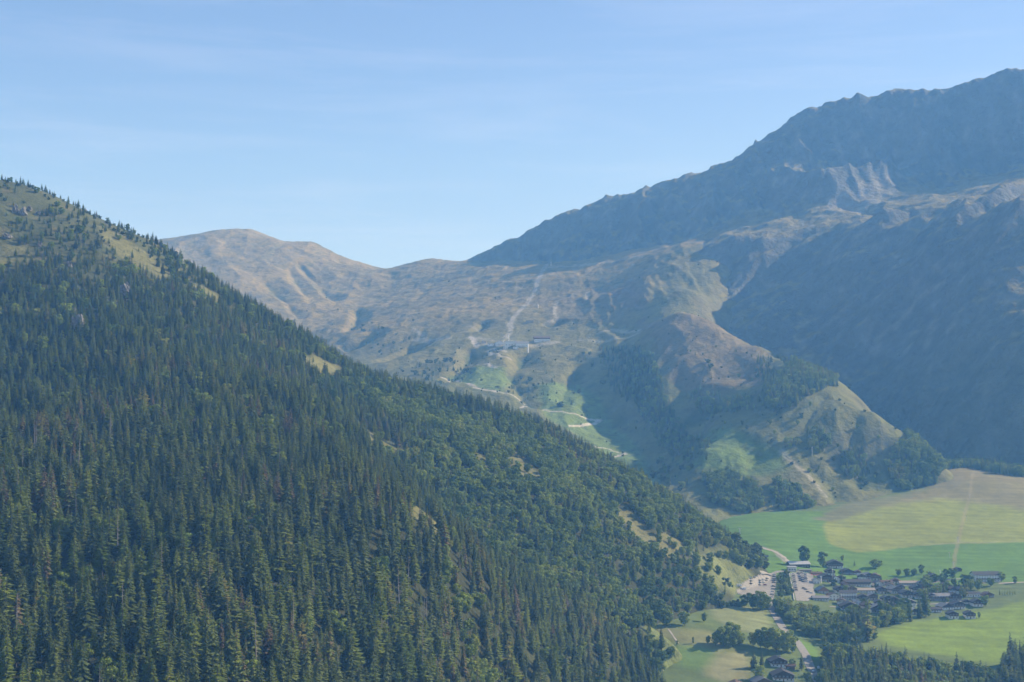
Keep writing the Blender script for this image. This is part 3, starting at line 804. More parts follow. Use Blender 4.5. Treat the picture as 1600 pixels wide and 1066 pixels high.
TREES = []      # dict(kind, x, y, z, h, rot, lean, wid, label, group, prio)
def project(x, y, z):
    dz = z - CAMZ
    f = y * CP + dz * SP; v = -y * SP + dz * CP
    return 800 + x / f * F, 533 - v / f * F
def add_tree(kind, x, y, h, label=None, group=None, prio=0, wid=None, z=None, L=None):
    if z is None: z = float(L.h(x, y)) if L else float(H(x, y))
    TREES.append(dict(kind=kind, x=x, y=y, z=z, h=h, rot=random.uniform(0, 6.28), wid=wid or random.choice((random.uniform(.85, 1.2), random.uniform(1.0, 1.4), random.uniform(1.2, 1.7))), label=label, group=group, prio=prio,
                      var=random.randrange(len(PROTO[kind]))))

# -- the wooded hillside: jittered grid over the visible slope
def grid_points(x0, x1, y0, y1, sp):
    gx, gy = np.meshgrid(np.arange(x0, x1, sp), np.arange(y0, y1, sp))
    gx = gx + rng.uniform(-.48, .48, gx.shape) * sp; gy = gy + rng.uniform(-.48, .48, gy.shape) * sp
    return gx.ravel(), gy.ravel()
_g = [grid_points(-820, 340, 420, 1000, 8.4), grid_points(-820, 340, 1000, 1250, 7.9), grid_points(-820, 340, 1250, 1850, 7.4)]
gx = np.concatenate([q[0] for q in _g]); gy = np.concatenate([q[1] for q in _g])
zA = LA.h(gx, gy)
zo = np.maximum(LB.h(gx, gy), LC.h(gx, gy))
ppx, ppy = project(gx, gy, zA)
k = (zA > zo - .5) & (ppx > -130) & (ppx < 1300) & (ppy < 1160)
gx, gy, zA, ppx, ppy = gx[k], gy[k], zA[k], ppx[k], ppy[k]
# what grows where, as areas of the hillside
RIBLINE = [tuple(U(*p)[:2]) for p in [(470, 560, 1640), (540, 660, 1440), (600, 770, 1250), (650, 820, 1100), (740, 875, 1120), (860, 960, 1180), (960, 1010, 1240), (1060, 1060, 1280)]]
dR, sR, tR = seg_dist(gx, gy, RIBLINE)
beyond = dR * np.where(sR > 0, -1, 1)
if np.mean(beyond[(ppx > 800) & (ppy < 850)]) < 0: beyond = -beyond
nA = fbm(gx / 70, gy / 70, 3, 401); nB = fbm(gx / 130, gy / 130, 3, 402); nC = fbm(gx / 28, gy / 28, 2, 403)
leafy = sstep(5, 90, beyond) * sstep(1790, 1660, gy) * sstep(-.55, .15, nB + .25 + .0015 * gx)
openk = sstep(285, 500, zA - 0.02 * gx + 60 * nA + 40 * nC)            # thinning towards the heath
dens = 0.96 - 0.58 * openk - .34 * sstep(.12, .5, nC)
dens = dens - .10 * sstep(395, 510, zA - .02 * gx)
for P in CLEAR_W:
    ins = inpoly(gx, gy, P); dens = np.where(ins, .10, dens)
dens = np.where(inpoly(gx, gy, GLADE_W), .12, dens)
for pix in ([(1145, 905), (1215, 888), (1240, 892), (1285, 900), (1290, 945), (1205, 962), (1140, 938)], [(1104, 930), (1210, 957), (1300, 1075), (1085, 1075), (1045, 1020), (1012, 985), (1040, 982), (1080, 980), (1106, 970)]):
    dens = np.where(inpoly(gx, gy, poly_at(pix)), 0, dens)
edge_crest = sstep(1850, 1960, gy) * sstep(300, 120, zA)
keep = rng.random(len(gx)) < dens
for x_, y_, z_, lf, op, be, nb, px_, py_, nc in zip(gx[keep], gy[keep], zA[keep], leafy[keep], openk[keep], beyond[keep], nB[keep], ppx[keep], ppy[keep], nC[keep]):
    r = random.random()
    if r < max(lf * .88, .09):
        kind = 'broadleaf' if random.random() < .9 else 'larch'
        h = random.uniform(7.5, 14.5) * (1 - .3 * op)
    else:
        pl = .24 + .36 * sstep(950, 1500, y_) + .30 * nb
        kind = 'larch' if random.random() < pl else 'spruce'
        if y_ < 1050 and random.random() < .028 + (.10 if nc > .35 else 0): kind = 'snag'
        hm_ = np.interp(y_, [600, 850, 1050, 1300, 1600, 1800], [27, 25, 22, 18.5, 16, 16.5]); h = float(hm_) * random.choice((random.uniform(.5, .9), random.uniform(.8, 1.15), random.uniform(.9, 1.22)))
        h *= 1 - .40 * op
        if random.random() < .12: h *= .65
        if op > .5 and random.random() < .35: kind = 'shrub'; h = random.uniform(2.0, 4.5)
    add_tree(kind, float(x_), float(y_), float(h), z=float(z_))

# -- clumps on the alp, on the spur and along the foot of the mountain
def clump(pix, kinds, sp, hr, L, dens=.9, label=None, group=None, prio=0):
    P = poly_at(pix, L)
    xs = [p[0] for p in P]; ys = [p[1] for p in P]
    gx, gy = grid_points(min(xs), max(xs) + sp, min(ys), max(ys) + sp, sp)
    ins = inpoly(gx, gy, P) & (rng.random(len(gx)) < dens)
    zz = H(gx, gy)
    if L: ins &= zz < L.h(gx, gy) + 3
    for x_, y_, z_ in zip(gx[ins], gy[ins], zz[ins]):
        kd = random.choice(kinds)
        h = random.uniform(*hr) * (1.25 if kd in ('spruce', 'larch') else 1.0)
        add_tree(kd, float(x_), float(y_), h, label, group, prio, z=float(z_))
BL, SPR, LAR, SHR = 'broadleaf', 'spruce', 'larch', 'shrub'
clump([(1098, 745), (1150, 742), (1180, 755), (1195, 790), (1170, 808), (1110, 790)], [BL, BL, SPR], 6.0, (9, 15), LC)
clump([(1212, 752), (1250, 768), (1272, 795), (1262, 805), (1220, 798), (1205, 770)], [BL, BL, SPR], 6.0, (9, 15), LC)
clump([(1190, 612), (1215, 592), (1300, 590), (1310, 606), (1262, 622), (1240, 640), (1200, 645), (1185, 630)], [LAR, LAR, BL], 7.0, (10, 16), LC)
clump([(1185, 560), (1205, 562), (1215, 590), (1195, 600), (1182, 580)], [LAR, SPR], 8.0, (9, 14), LC, .6)
clump([(1215, 560), (1290, 580), (1285, 590), (1220, 580)], [LAR, SHR], 11.0, (6, 11), LC, .5)
clump([(1075, 622), (1120, 618), (1170, 622), (1182, 640), (1150, 648), (1090, 640)], [LAR, BL, LAR], 8.0, (9, 14), LC, .75)
clump([(1262, 676), (1292, 672), (1298, 695), (1275, 712), (1262, 702)], [BL, LAR], 6.0, (9, 14), LC)
clump([(1225, 688), (1252, 686), (1250, 702), (1228, 702)], [BL], 8.0, (8, 12), LC, .7)
clump([(1310, 715), (1345, 700), (1360, 725), (1355, 752), (1320, 748)], [BL, SPR, LAR], 6.5, (9, 15), LC, .85)
clump([(1385, 720), (1415, 692), (1450, 702), (1478, 735), (1460, 765), (1420, 772), (1390, 755)], [BL, LAR, BL], 5.5, (10, 17), LC)
clump([(1420, 768), (1480, 742), (1480, 732), (1450, 730)], [BL, LAR], 6.5, (9, 15), LB)
clump([(1470, 736), (1510, 732), (1560, 742), (1700, 752), (1700, 738), (1600, 730), (1520, 722), (1475, 724)], [BL, LAR, LAR], 7, (10, 17), LB, .95)
clump([(1060, 700), (1085, 685), (1110, 690), (1105, 718), (1075, 725)], [BL, LAR], 7.0, (8, 13), LC, .8)
clump([(985, 560), (1022, 556), (1040, 620), (1075, 680), (1070, 705), (1030, 700), (1000, 650), (975, 600)], [LAR, SPR, BL], 7.5, (8, 14), LC, .9)
clump([(935, 545), (1015, 550), (1030, 600), (1000, 640), (960, 620)], [LAR, SPR, SPR], 8, (8, 13), LC, .7)
clump([(900, 545), (985, 548), (985, 640), (940, 600)], [LAR, SHR], 14, (6, 10), LC, .35)
clump([(790, 590), (850, 580), (920, 600), (900, 640), (840, 640), (790, 615)], [LAR, SHR, SPR], 20, (6, 11), LC, .35)
clump([(1000, 740), (1050, 700), (1100, 740), (1060, 770)], [BL, LAR, SHR], 14, (7, 12), LC, .4)
clump([(1110, 640), (1300, 650), (1400, 700), (1330, 780), (1240, 720), (1120, 680)], [LAR, SHR, BL], 30, (6, 11), LC, .35)
clump([(1030, 560), (1180, 560), (1200, 610), (1060, 620)], [SPR, SHR], 34, (7, 11), LC, .4)
#clump([(1480, 640), (1600, 560), (1700, 560), (1700, 700), (1600, 700), (1500, 700)], [LAR, SPR], 14, (11, 17), LD, .35)
#clump([(1582, 560), (1640, 540), (1640, 660), (1580, 650)], [LAR, SPR], 8, (13, 20), LD, .8)
clump([(640, 570), (700, 560), (740, 580), (700, 600), (650, 590)], [LAR, SHR], 16, (6, 11), LC, .5)
clump([(540, 500), (640, 530), (640, 560), (560, 540)], [SHR, LAR], 18, (4, 8), LC, .4)
# -- shrubs and young trees dotted over the open slopes
gx2, gy2 = grid_points(-900, 800, 2150, 4300, 15)
zz2 = LC.h(gx2, gy2); vis2 = zz2 > np.maximum(np.maximum(LA.h(gx2, gy2), LB.h(gx2, gy2)), LD.h(gx2, gy2)) - .5
ns = fbm(gx2 / 110, gy2 / 110, 4, 411) + .6 * fbm(gx2 / 40, gy2 / 40, 2, 412)
pr = np.where(gy2 < 3250, .05 + .40 * sstep(.0, .6, ns), .25 * sstep(.3, .8, ns)) * vis2
kk = rng.random(len(gx2)) < pr
for x_, y_, z_ in zip(gx2[kk], gy2[kk], zz2[kk]):
    if y_ < 3000 and random.random() < .18: add_tree(random.choice(['larch', 'broadleaf']), float(x_), float(y_), random.uniform(5, 10), z=float(z_))
    else: add_tree('shrub', float(x_), float(y_), random.uniform(2.2, 5.0), z=float(z_))
# -- trees of the valley floor
def one(kind, px, py, hpx, label, wid=None):
    p = at(px, py)
    add_tree(kind, p.x, p.y, hpx * p.y / F, label, None, 2, wid, z=p.z)
one(BL, 1040, 978, 27, 'broad round leafy tree at the edge of the wood above the left meadow', 1.55)
one(BL, 1070, 978, 26, 'round leafy tree just right of the broadest one at the wood edge', 1.3)
one(BL, 1100, 972, 16, 'small leafy tree alone at the left corner of the pale meadow', 1.0)
one(BL, 1083, 1006, 12, 'small slender tree standing alone in the lower left meadow', .6)
one(BL, 1058, 1008, 8, 'tiny bush-like tree beside the footpath in the lower left meadow', 1.0)
for px, py, h, w, tx in [(1106, 1006, 14, 1.0, 'lowest tree at the left end of the meadow grove'), (1118, 1009, 24, 1.1, 'leafy tree second from the left in the meadow grove'), (1131, 1011, 34, 1.15, 'tall leafy tree left of the middle of the meadow grove'),
                         (1145, 1011, 42, 1.15, 'tallest leafy tree of the meadow grove left of the road'), (1156, 1009, 24, 1.0, 'leafy tree at the right end of the left meadow grove'),
                         (1177, 1010, 24, 1.1, 'leafy tree at the left end of the grove touching the road'), (1188, 1013, 32, 1.1, 'leafy tree second from left in the grove touching the road'), (1200, 1016, 40, 1.15, 'tall leafy tree in the middle of the grove touching the road'),
                         (1213, 1020, 43, 1.1, 'tallest leafy tree of the grove touching the road'), (1227, 1020, 37, 1.1, 'leafy tree right of the tallest one beside the road'), (1239, 1020, 30, 1.0, 'leafy tree at the road edge, right end of the grove')]:
    one(BL, px, py, h, tx, w)
one(SPR, 1178, 1045, 28, 'dense dark conifer left of the lower chalets', 1.35)
one(SPR, 1190, 1046, 31, 'pointed dark conifer beside the upper of the lower chalets', 1.1)
one(BL, 1186, 1064, 26, 'leafy tree in front of the lower left chalets', 1.1)
one(SPR, 1252, 1048, 29, 'solitary pointed spruce beside the road by the lower chalets', 1.35)
one(BL, 1238, 1042, 13, 'small round tree between the lower chalet and the road spruce', 1.2)
one(BL, 1262, 1068, 20, 'bushy tree on the left verge of the road at the bottom edge', 1.1)
one(LAR, 1300, 1062, 40, 'pale conifer right of the road at the bottom edge', 1.2)
one(BL, 1163, 949, 22, 'leftmost leafy tree of the row below the gravel car park', 1.2)
one(BL, 1176, 952, 28, 'second leafy tree from the left below the gravel car park', 1.2)
one(BL, 1188, 954, 31, 'third leafy tree from the left below the gravel car park', 1.2)
one(BL, 1199, 953, 27, 'rightmost leafy tree of the row below the gravel car park', 1.1)
one(BL, 1256, 884, 34, 'big dense dark tree behind the lift station at the far edge of the village', .95)
one(BL, 1285, 886, 27, 'dense oval tree right of the biggest one behind the village', 1.15)
one(BL, 1316, 877, 11, 'small tree on the green field behind the far chalets', 1.0)
one(LAR, 1335, 886, 12, 'slender conifer at the field edge behind the village', .8)
one(BL, 1369, 888, 15, 'wide low tree at the field edge behind the brown roofed house', 2.0)
one(LAR, 1355, 1004, 72, 'very tall pale larch in the grove between village and meadow', 1.0)
one(SPR, 1437, 966, 40, 'dark conifer at the meadow edge left of the low chalets', 1.3)
one(LAR, 1447, 964, 52, 'tall pale conifer at the meadow edge beside the dark one', 1.1)
one(BL, 1540, 948, 20, 'leafy tree right of the chalet on the upper meadow', 1.2)
one(BL, 1530, 966, 10, 'small slim tree right of the lowest meadow chalet', .7)
one(BL, 1586, 912, 13, 'round tree beside the road at the right edge behind the hotel', 1.2)
one(BL, 1565, 909, 16, 'leafy tree against the right end of the big hotel', 1.2)
one(BL, 1548, 916, 14, 'bushy tree in front of the right half of the big hotel', 1.6)
one(BL, 1528, 922, 17, 'leafy tree in front of the left end of the big hotel', 1.2)
for i, px in enumerate([1562, 1566, 1570, 1574, 1578, 1582, 1586]):
    p = at(px, 931 - .1 * i)
    add_tree(LAR, p.x, p.y, 11 * p.y / F * random.uniform(.8, 1.15), 'slim upright tree in the short row on the meadow right of the village', 'short tree row on the meadow', 2, .55, z=p.z)
# far field edge trees behind the village
for px, py, h in [(1404, 900, 12), (1417, 901, 14), (1428, 900, 12), (1440, 897, 17), (1452, 903, 12), (1478, 905, 18), (1488, 905, 19), (1506, 915, 20), (1515, 916, 20)]:
    p = at(px, py); add_tree(BL, p.x, p.y, h * p.y / F, 'leafy tree along the far right side of the village', 'trees along the far side of the village', 1, 1.2, z=p.z)
clump([(1210, 946), (1232, 950), (1262, 957), (1300, 975), (1330, 1000), (1292, 1012), (1262, 997), (1236, 977), (1216, 962)], [BL, BL, BL, LAR], 8.0, (10, 15), None, .95, 'leafy tree in the belt between road and village', 'trees between road and village', 1)
clump([(1300, 976), (1340, 962), (1370, 985), (1366, 1004), (1312, 1008)], [BL, SPR], 8.5, (12, 17), None, .95, 'dark tree in the grove below the village', 'grove below the village', 1)
clump([(1376, 958), (1418, 958), (1424, 972), (1380, 980)], [BL, BL, SPR], 8.0, (15, 21), None, 1.0, 'tree in the round grove at the left end of the meadow chalets', 'grove beside the meadow chalets', 1)
clump([(1285, 1030), (1330, 1026), (1420, 1046), (1530, 1062), (1560, 1072), (1560, 1110), (1285, 1110)], [SPR, LAR, SPR, BL], 8.0, (15, 21), None, .95, 'conifer in the belt along the bottom right edge', 'conifer belt at the bottom right', 0)
clump([(1572, 1040), (1620, 1030), (1640, 1100), (1560, 1100)], [SPR, SPR, LAR], 8.0, (20, 28), None, .95, 'tall conifer in the bottom right corner', 'conifers in the bottom right corner', 0)
clump([(1092, 932), (1110, 934), (1165, 945), (1160, 950), (1100, 940)], [BL, SHR], 5.0, (5, 9), None, .95, 'low tree in the hedge above the pale left meadow', 'hedge above the left meadow', 1)
clump([(1217, 897), (1231, 897), (1238, 930), (1222, 935), (1212, 930)], [SHR, BL], 5.5, (3.5, 7), None, .8, 'small bush on the bank between the two car parks', 'bushes between the car parks', 1)
clump([(1295, 905), (1400, 905), (1500, 920), (1500, 945), (1420, 950), (1300, 945)], [BL, SHR, SHR, SPR], 24, (5, 9), None, .7, 'garden tree between the houses of the village', 'garden trees in the village', 1)
clump([(1440, 908), (1520, 912), (1520, 936), (1440, 936)], [BL, SPR, BL], 13, (9, 15), None, .7, 'garden tree among the right hand houses of the village', 'garden trees right side', 1)
clump([(1140, 852), (1175, 858), (1200, 880), (1190, 895), (1150, 880)], [BL, SPR, SHR], 9, (9, 16), None, .75)
clump([(1100, 905), (1150, 910), (1152, 935), (1105, 928)], [SHR, BL], 14, (3, 7), None, .5)


# ------------------------------------------------------------------ the trees themselves
TREE_WORDS = {'spruce': ('spruce_tree', 'tree', 'dark green spruce in the dense forest on the near left slope', 'dark spruces of the near forest'),
              'larch': ('larch_tree', 'tree', 'lighter green larch among the darker conifers of the left slope', 'pale larches in the left forest'),
              'broadleaf': ('broadleaf_tree', 'tree', 'round leafy tree in the mixed wood right of the dark conifers', 'leafy trees on the lower left slope'),
              'snag': ('dead_tree', 'dead tree', 'bare grey dead conifer among the living spruces', 'dead trees in the near forest'),
              'shrub': ('shrub', 'shrub', 'low green shrub on the open ground above the forest', 'shrubs above the tree line')}
FOREST = {'spruce': ('spruce_forest', 'dark spruce forest covering the left mountainside'), 'larch': ('larch_forest', 'lighter larches scattered through the forest and over the alp'),
          'broadleaf': ('broadleaf_wood', 'leafy wood on the lower left slope and the alp'), 'snag': ('dead_conifer_stand', 'grey dead conifers scattered deep in the forest'), 'shrub': ('alpine_shrubs', 'low shrubs dotted over the open slopes')}
def seen(t):
    """is the upper part of the tree in the frame and not behind the terrain"""
    px, py = project(t['x'], t['y'], t['z'] + .8 * t['h'])
    if not (2 < px < 1598 and 2 < py < 1062): return False
    ds = np.linspace(.35, .985, 60)
    return bool(np.all(H(t['x'] * ds, t['y'] * ds) < CAMZ + (t['z'] + .8 * t['h'] - CAMZ) * ds + 1.0))
PART_NAMES = {'spruce': ('trunk', 'crown'), 'larch': ('trunk', 'crown'), 'broadleaf': ('trunk', 'crown'), 'snag': ('trunk', 'bare_branches'), 'shrub': ('stem', 'foliage')}
first_of = {}
def place_tree(t):
    tm, cm, hn = PROTO[t['kind']][t['var']]
    s = t['h'] / hn
    w = TREE_WORDS[t['kind']]
    r = bpy.data.objects.new(w[0], None); COL.objects.link(r)
    r.empty_display_size = 2
    r.location = (t['x'], t['y'], t['z'] - .2)
    r.rotation_euler = (random.uniform(-.035, .035), random.uniform(-.035, .035), t['rot'])
    r.scale = (s * t['wid'], s * t['wid'], s)
    zl, zg = (t['label'], t['group'])
    if not zl:
        px, py = project(t['x'], t['y'], t['z'] + t['h'] * .7)
        if t['y'] > 1950 or px > 1130: wh = 'on the open spur and alp beyond the wooded slope'
        elif py < 470 and px < 420: wh = 'on the open upper part of the left slope'
        elif px < 270: wh = 'near the lower left corner of the forest'
        elif px < 540: wh = 'in the lower middle left of the forest'
        elif px < 800: wh = 'at the bottom centre of the wooded slope'
        else: wh = 'on the lower right part of the wooded slope'
        zl = {'spruce': 'dark green spruce', 'larch': 'pale green larch', 'broadleaf': 'round leafy tree', 'snag': 'bare grey dead conifer', 'shrub': 'low green shrub'}[t['kind']] + ' ' + wh
        zg = zl
    tag(r, zl, w[1], zg)
    ps = []
    for nm, me in zip(PART_NAMES[t['kind']], (tm, cm)):
        o = bpy.data.objects.new(nm, me); COL.objects.link(o); o.parent = r; ps.append(o)
    first_of.setdefault((t['kind'], t['var']), ps)
LIMIT = {'spruce': 300, 'larch': 300, 'broadleaf': 300, 'snag': 120, 'shrub': 60}
rest = {}
for kind in PROTO:
    ts = [t for t in TREES if t['kind'] == kind]
    ts.sort(key=lambda t: (-t['prio'], -t['h'] / t['y']))
    done = 0; other = []
    for t in ts:
        if t['prio'] or (done < LIMIT[kind] and seen(t)):
            place_tree(t); done += 1
        else: other.append(t)
    rest[kind] = other

def forest(kind, ts):
    nv = len(PROTO[kind])
    for v in range(nv):
        if (kind, v) not in first_of:
            for t in ts: t['var'] = t['var'] if (kind, t['var']) in first_of else 0
    name, lab = FOREST[kind]
    me = bpy.data.meshes.new(name)
    P = np.array([(t['x'], t['y'], t['z'] - .2) for t in ts], np.float32)
    me.vertices.add(len(P)); me.vertices.foreach_set('co', P.ravel())
    hn = PROTO[kind][0][2]
    sc = np.array([(t['h'] / hn * t['wid'], t['h'] / hn * t['wid'], t['h'] / hn) for t in ts], np.float32)
    rt = np.array([(random.uniform(-.04, .04), random.uniform(-.04, .04), t['rot']) for t in ts], np.float32)
    a = me.attributes.new('tree_scale', 'FLOAT_VECTOR', 'POINT'); a.data.foreach_set('vector', sc.ravel())
    a = me.attributes.new('tree_rot', 'FLOAT_VECTOR', 'POINT'); a.data.foreach_set('vector', rt.ravel())
    a = me.attributes.new('tree_var', 'INT', 'POINT'); a.data.foreach_set('value', np.array([t['var'] for t in ts], np.int32))
    o = bpy.data.objects.new(name, me); COL.objects.link(o)
    tag(o, lab, None, None, 'stuff')
    ng = bpy.data.node_groups.new(name, 'GeometryNodeTree')
    ng.interface.new_socket('Geometry', in_out='INPUT', socket_type='NodeSocketGeometry'); ng.interface.new_socket('Geometry', in_out='OUTPUT', socket_type='NodeSocketGeometry')
    gi = ng.nodes.new('NodeGroupInput'); go = ng.nodes.new('NodeGroupOutput')
    ip = ng.nodes.new('GeometryNodeInstanceOnPoints'); ip.inputs['Pick Instance'].default_value = True
    jo = ng.nodes.new('GeometryNodeJoinGeometry')
    ng.links.new(gi.outputs[0], ip.inputs['Points']); ng.links.new(jo.outputs[0], ip.inputs['Instance']); ng.links.new(ip.outputs[0], go.inputs[0])
    for v in reversed(range(nv)):                     # joined geometry keeps the last link first
        if (kind, v) not in first_of: continue
        j2 = ng.nodes.new('GeometryNodeJoinGeometry'); g2 = ng.nodes.new('GeometryNodeGeometryToInstance')
        for p in first_of[(kind, v)]:
            ob = ng.nodes.new('GeometryNodeObjectInfo'); ob.transform_space = 'ORIGINAL'; ob.inputs['Object'].default_value = p; ob.inputs['As Instance'].default_value = True
            ng.links.new(ob.outputs['Geometry'], j2.inputs[0])
        ng.links.new(j2.outputs[0], g2.inputs[0]); ng.links.new(g2.outputs[0], jo.inputs[0])
    for nm, sock, ty in (('tree_scale', 'Scale', 'FLOAT_VECTOR'), ('tree_rot', 'Rotation', 'FLOAT_VECTOR'), ('tree_var', 'Instance Index', 'INT')):
        na = ng.nodes.new('GeometryNodeInputNamedAttribute'); na.data_type = ty; na.inputs['Name'].default_value = nm
        ng.links.new(na.outputs['Attribute'], ip.inputs[sock])
    md = o.modifiers.new('trees', 'NODES'); md.node_group = ng
    return o
for kind, ts in rest.items():
    if ts and any(k[0] == kind for k in first_of): forest(kind, ts)
print('trees', {k: (sum(t['kind'] == k for t in TREES), len(v)) for k, v in rest.items()})


# ------------------------------------------------------------------ roads, car parks and paths
M_ROAD = flat_mat('asphalt', (0.25, 0.24, 0.22), .9, .18, .35)
M_GRAVEL = flat_mat('gravel', (0.265, 0.250, 0.225), .95, .2, .3)
M_PATH = flat_mat('pale_track', (0.36, 0.33, 0.28), .95, .18, .2)
def smooth_line(P, n=6):
    P = [np.array(p[:2]) for p in P]; out = []
    for i in range(len(P) - 1):
        p0 = P[max(i - 1, 0)]; p1 = P[i]; p2 = P[i + 1]; p3 = P[min(i + 2, len(P) - 1)]
        for k in range(n):
            t = k / n
            out.append(.5 * ((2 * p1) + (p2 - p0) * t + (2 * p0 - 5 * p1 + 4 * p2 - p3) * t * t + (3 * p1 - p0 - 3 * p2 + p3) * t ** 3))
    out.append(P[-1]); return out
def strip(name, pix, w, mat, lift=.25, n=8, wob=0.0, only=None):
    P = smooth_line(poly_at(pix, only), n)
    V, Fc = [], []
    for i, p in enumerate(P):
        t = P[min(i + 1, len(P) - 1)] - P[max(i - 1, 0)]; t = t / (np.linalg.norm(t) + 1e-9); s = np.array([t[1], -t[0]])
        ww = w * (1 + wob * math.sin(i * 1.7) * .5 + wob * random.uniform(-.4, .4))
        zc = max(float((only.h(p[0], p[1]) if only else H(p[0], p[1]))), -400)
        for f in (-.5, 0, .5):
            q = p + s * f * ww
            V.append((q[0], q[1], max(float((only.h(q[0], q[1]) if only else H(q[0], q[1]))), zc - .6) + lift))
        if i: b = 3 * i; Fc += [(b - 3, b - 2, b + 1, b), (b - 2, b - 1, b + 2, b + 1)]
    o = mesh_obj(name, V, Fc, mat, smooth=True); tag(o, kind='structure'); return o
def apron(name, pix, mat, lift=.3, cell=1.6):
    P = poly_at(pix)
    xs = [p[0] for p in P]; ys = [p[1] for p in P]
    gx = np.arange(min(xs), max(xs), cell); gy = np.arange(min(ys), max(ys), cell)
    X, Y = np.meshgrid(gx, gy); Z = H(X, Y) + lift
    ins = inpoly(X, Y, P)
    idx = np.arange(X.size).reshape(X.shape)
    f = ins[:-1, :-1] & ins[1:, :-1] & ins[1:, 1:] & ins[:-1, 1:]
    q = np.stack([idx[:-1, :-1], idx[:-1, 1:], idx[1:, 1:], idx[1:, :-1]], -1)[f]
    o = mesh_obj(name, np.stack([X, Y, Z], -1).reshape(-1, 3), q, mat, smooth=True); tag(o, kind='structure'); return o
strip('road', [(1206, 948), (1212, 962), (1226, 985), (1245, 1003), (1258, 1022), (1266, 1042), (1280, 1068), (1292, 1085)], 9.0, M_ROAD, .3)
apron('gravel_car_park', [(1149, 920), (1158, 911), (1176, 902), (1196, 896), (1214, 894), (1214, 910), (1211, 932), (1207, 952), (1201, 948), (1194, 934), (1172, 931), (1156, 930)], M_GRAVEL)
apron('asphalt_car_park', [(1234, 895), (1252, 894), (1270, 897), (1274, 908), (1272, 920), (1276, 930), (1264, 940), (1243, 939)], M_GRAVEL)
strip('road', [(1190, 897), (1214, 894), (1232, 893), (1250, 893), (1275, 895)], 6.0, M_ROAD, .34)
strip('path', [(1180, 853), (1196, 858), (1212, 863), (1226, 872), (1236, 882)], 5.0, M_PATH, .25, wob=.5)
strip('path', [(1044, 983), (1052, 994), (1060, 1006)], 1.8, M_PATH, .2)
strip('path', [(1296, 948), (1330, 950), (1352, 944), (1400, 945), (1460, 944), (1520, 938)], 4.0, M_ROAD, .3)
strip('path', [(1560, 912), (1580, 911), (1620, 909)], 5.0, M_PATH, .3)
strip('path', [(1270, 897), (1300, 912), (1320, 918), (1360, 914), (1400, 916), (1450, 912), (1500, 905), (1540, 912)], 4.5, M_ROAD, .3)

# ------------------------------------------------------------------ buildings
def box(V, Fc, x0, x1, y0, y1, z0, z1):
    b = len(V)
    V += [(x0, y0, z0), (x1, y0, z0), (x1, y1, z0), (x0, y1, z0), (x0, y0, z1), (x1, y0, z1), (x1, y1, z1), (x0, y1, z1)]
    Fc += [(b, b + 3, b + 2, b + 1), (b + 4, b + 5, b + 6, b + 7), (b, b + 1, b + 5, b + 4), (b + 1, b + 2, b + 6, b + 5), (b + 2, b + 3, b + 7, b + 6), (b + 3, b, b + 4, b + 7)]
BM = {
    'white': flat_mat('white_render', (0.74, 0.72, 0.68), .9, .08, .4), 'cream': flat_mat('cream_render', (0.52, 0.45, 0.36), .9, .08, .4), 'stone': flat_mat('stone_wall', (0.30, 0.28, 0.26), .95, .3, .8),
    'wood': flat_mat('dark_timber', (0.075, 0.050, 0.034), .85, .3, 1.2), 'wood2': flat_mat('brown_timber', (0.150, 0.090, 0.052), .85, .3, 1.2), 'orange': flat_mat('orange_timber', (0.33, 0.17, 0.08), .85, .2, 1.0),
    'slate': flat_mat('slate_roof', (0.070, 0.069, 0.076), .85, .3, .9, .2), 'grey': flat_mat('grey_roof', (0.21, 0.205, 0.205), .6, .2, .6, .4), 'brown': flat_mat('brown_roof', (0.130, 0.085, 0.065), .85, .25, .8),
    'tan': flat_mat('tan_roof', (0.34, 0.29, 0.24), .85, .2, .8), 'metal': flat_mat('pale_metal_roof', (0.42, 0.43, 0.45), .45, .12, .5, .5), 'glass': flat_mat('window_glass', (0.03, 0.04, 0.05), .12, spec=.6), 'frame': flat_mat('white_frame', (0.7, 0.69, 0.66), .7),
    'pipe': flat_mat('galvanised_steel', (0.45, 0.46, 0.47), .5, spec=.5, metal=.3), 'snow_white': flat_mat('white_paint', (0.78, 0.78, 0.77), .6), 'red': flat_mat('red_canvas', (0.42, 0.07, 0.05), .8),
}
WIN = {}
def window_mesh(w, h, part):
    k = (round(w, 1), round(h, 1), part)
    if k not in WIN:
        V, Fc = [], []
        if part == 'glass': box(V, Fc, -w / 2, w / 2, -.04, .05, 0, h); m = BM['glass']
        else:
            t = .12
            for a in ((-w / 2 - t, -w / 2, -t, h + t), (w / 2, w / 2 + t, -t, h + t), (-w / 2, w / 2, h, h + t), (-w / 2, w / 2, -t, 0), (-.05, .05, 0, h)): box(V, Fc, a[0], a[1], -.11, .05, a[2], a[3])
            m = BM['frame']
        me = bpy.data.meshes.new('window_' + part); me.from_pydata(V, [], Fc); me.materials.append(m); WIN[k] = me
    return WIN[k]
def window(parent, x, y, z, w, h, face=0):
    o = bpy.data.objects.new('window', window_mesh(w, h, 'glass')); COL.objects.link(o); o.parent = parent
    o.location = (x, y, z); o.rotation_euler = (0, 0, face)
    f = bpy.data.objects.new('frame', window_mesh(w, h, 'frame')); COL.objects.link(f); f.parent = o
BUILT = []
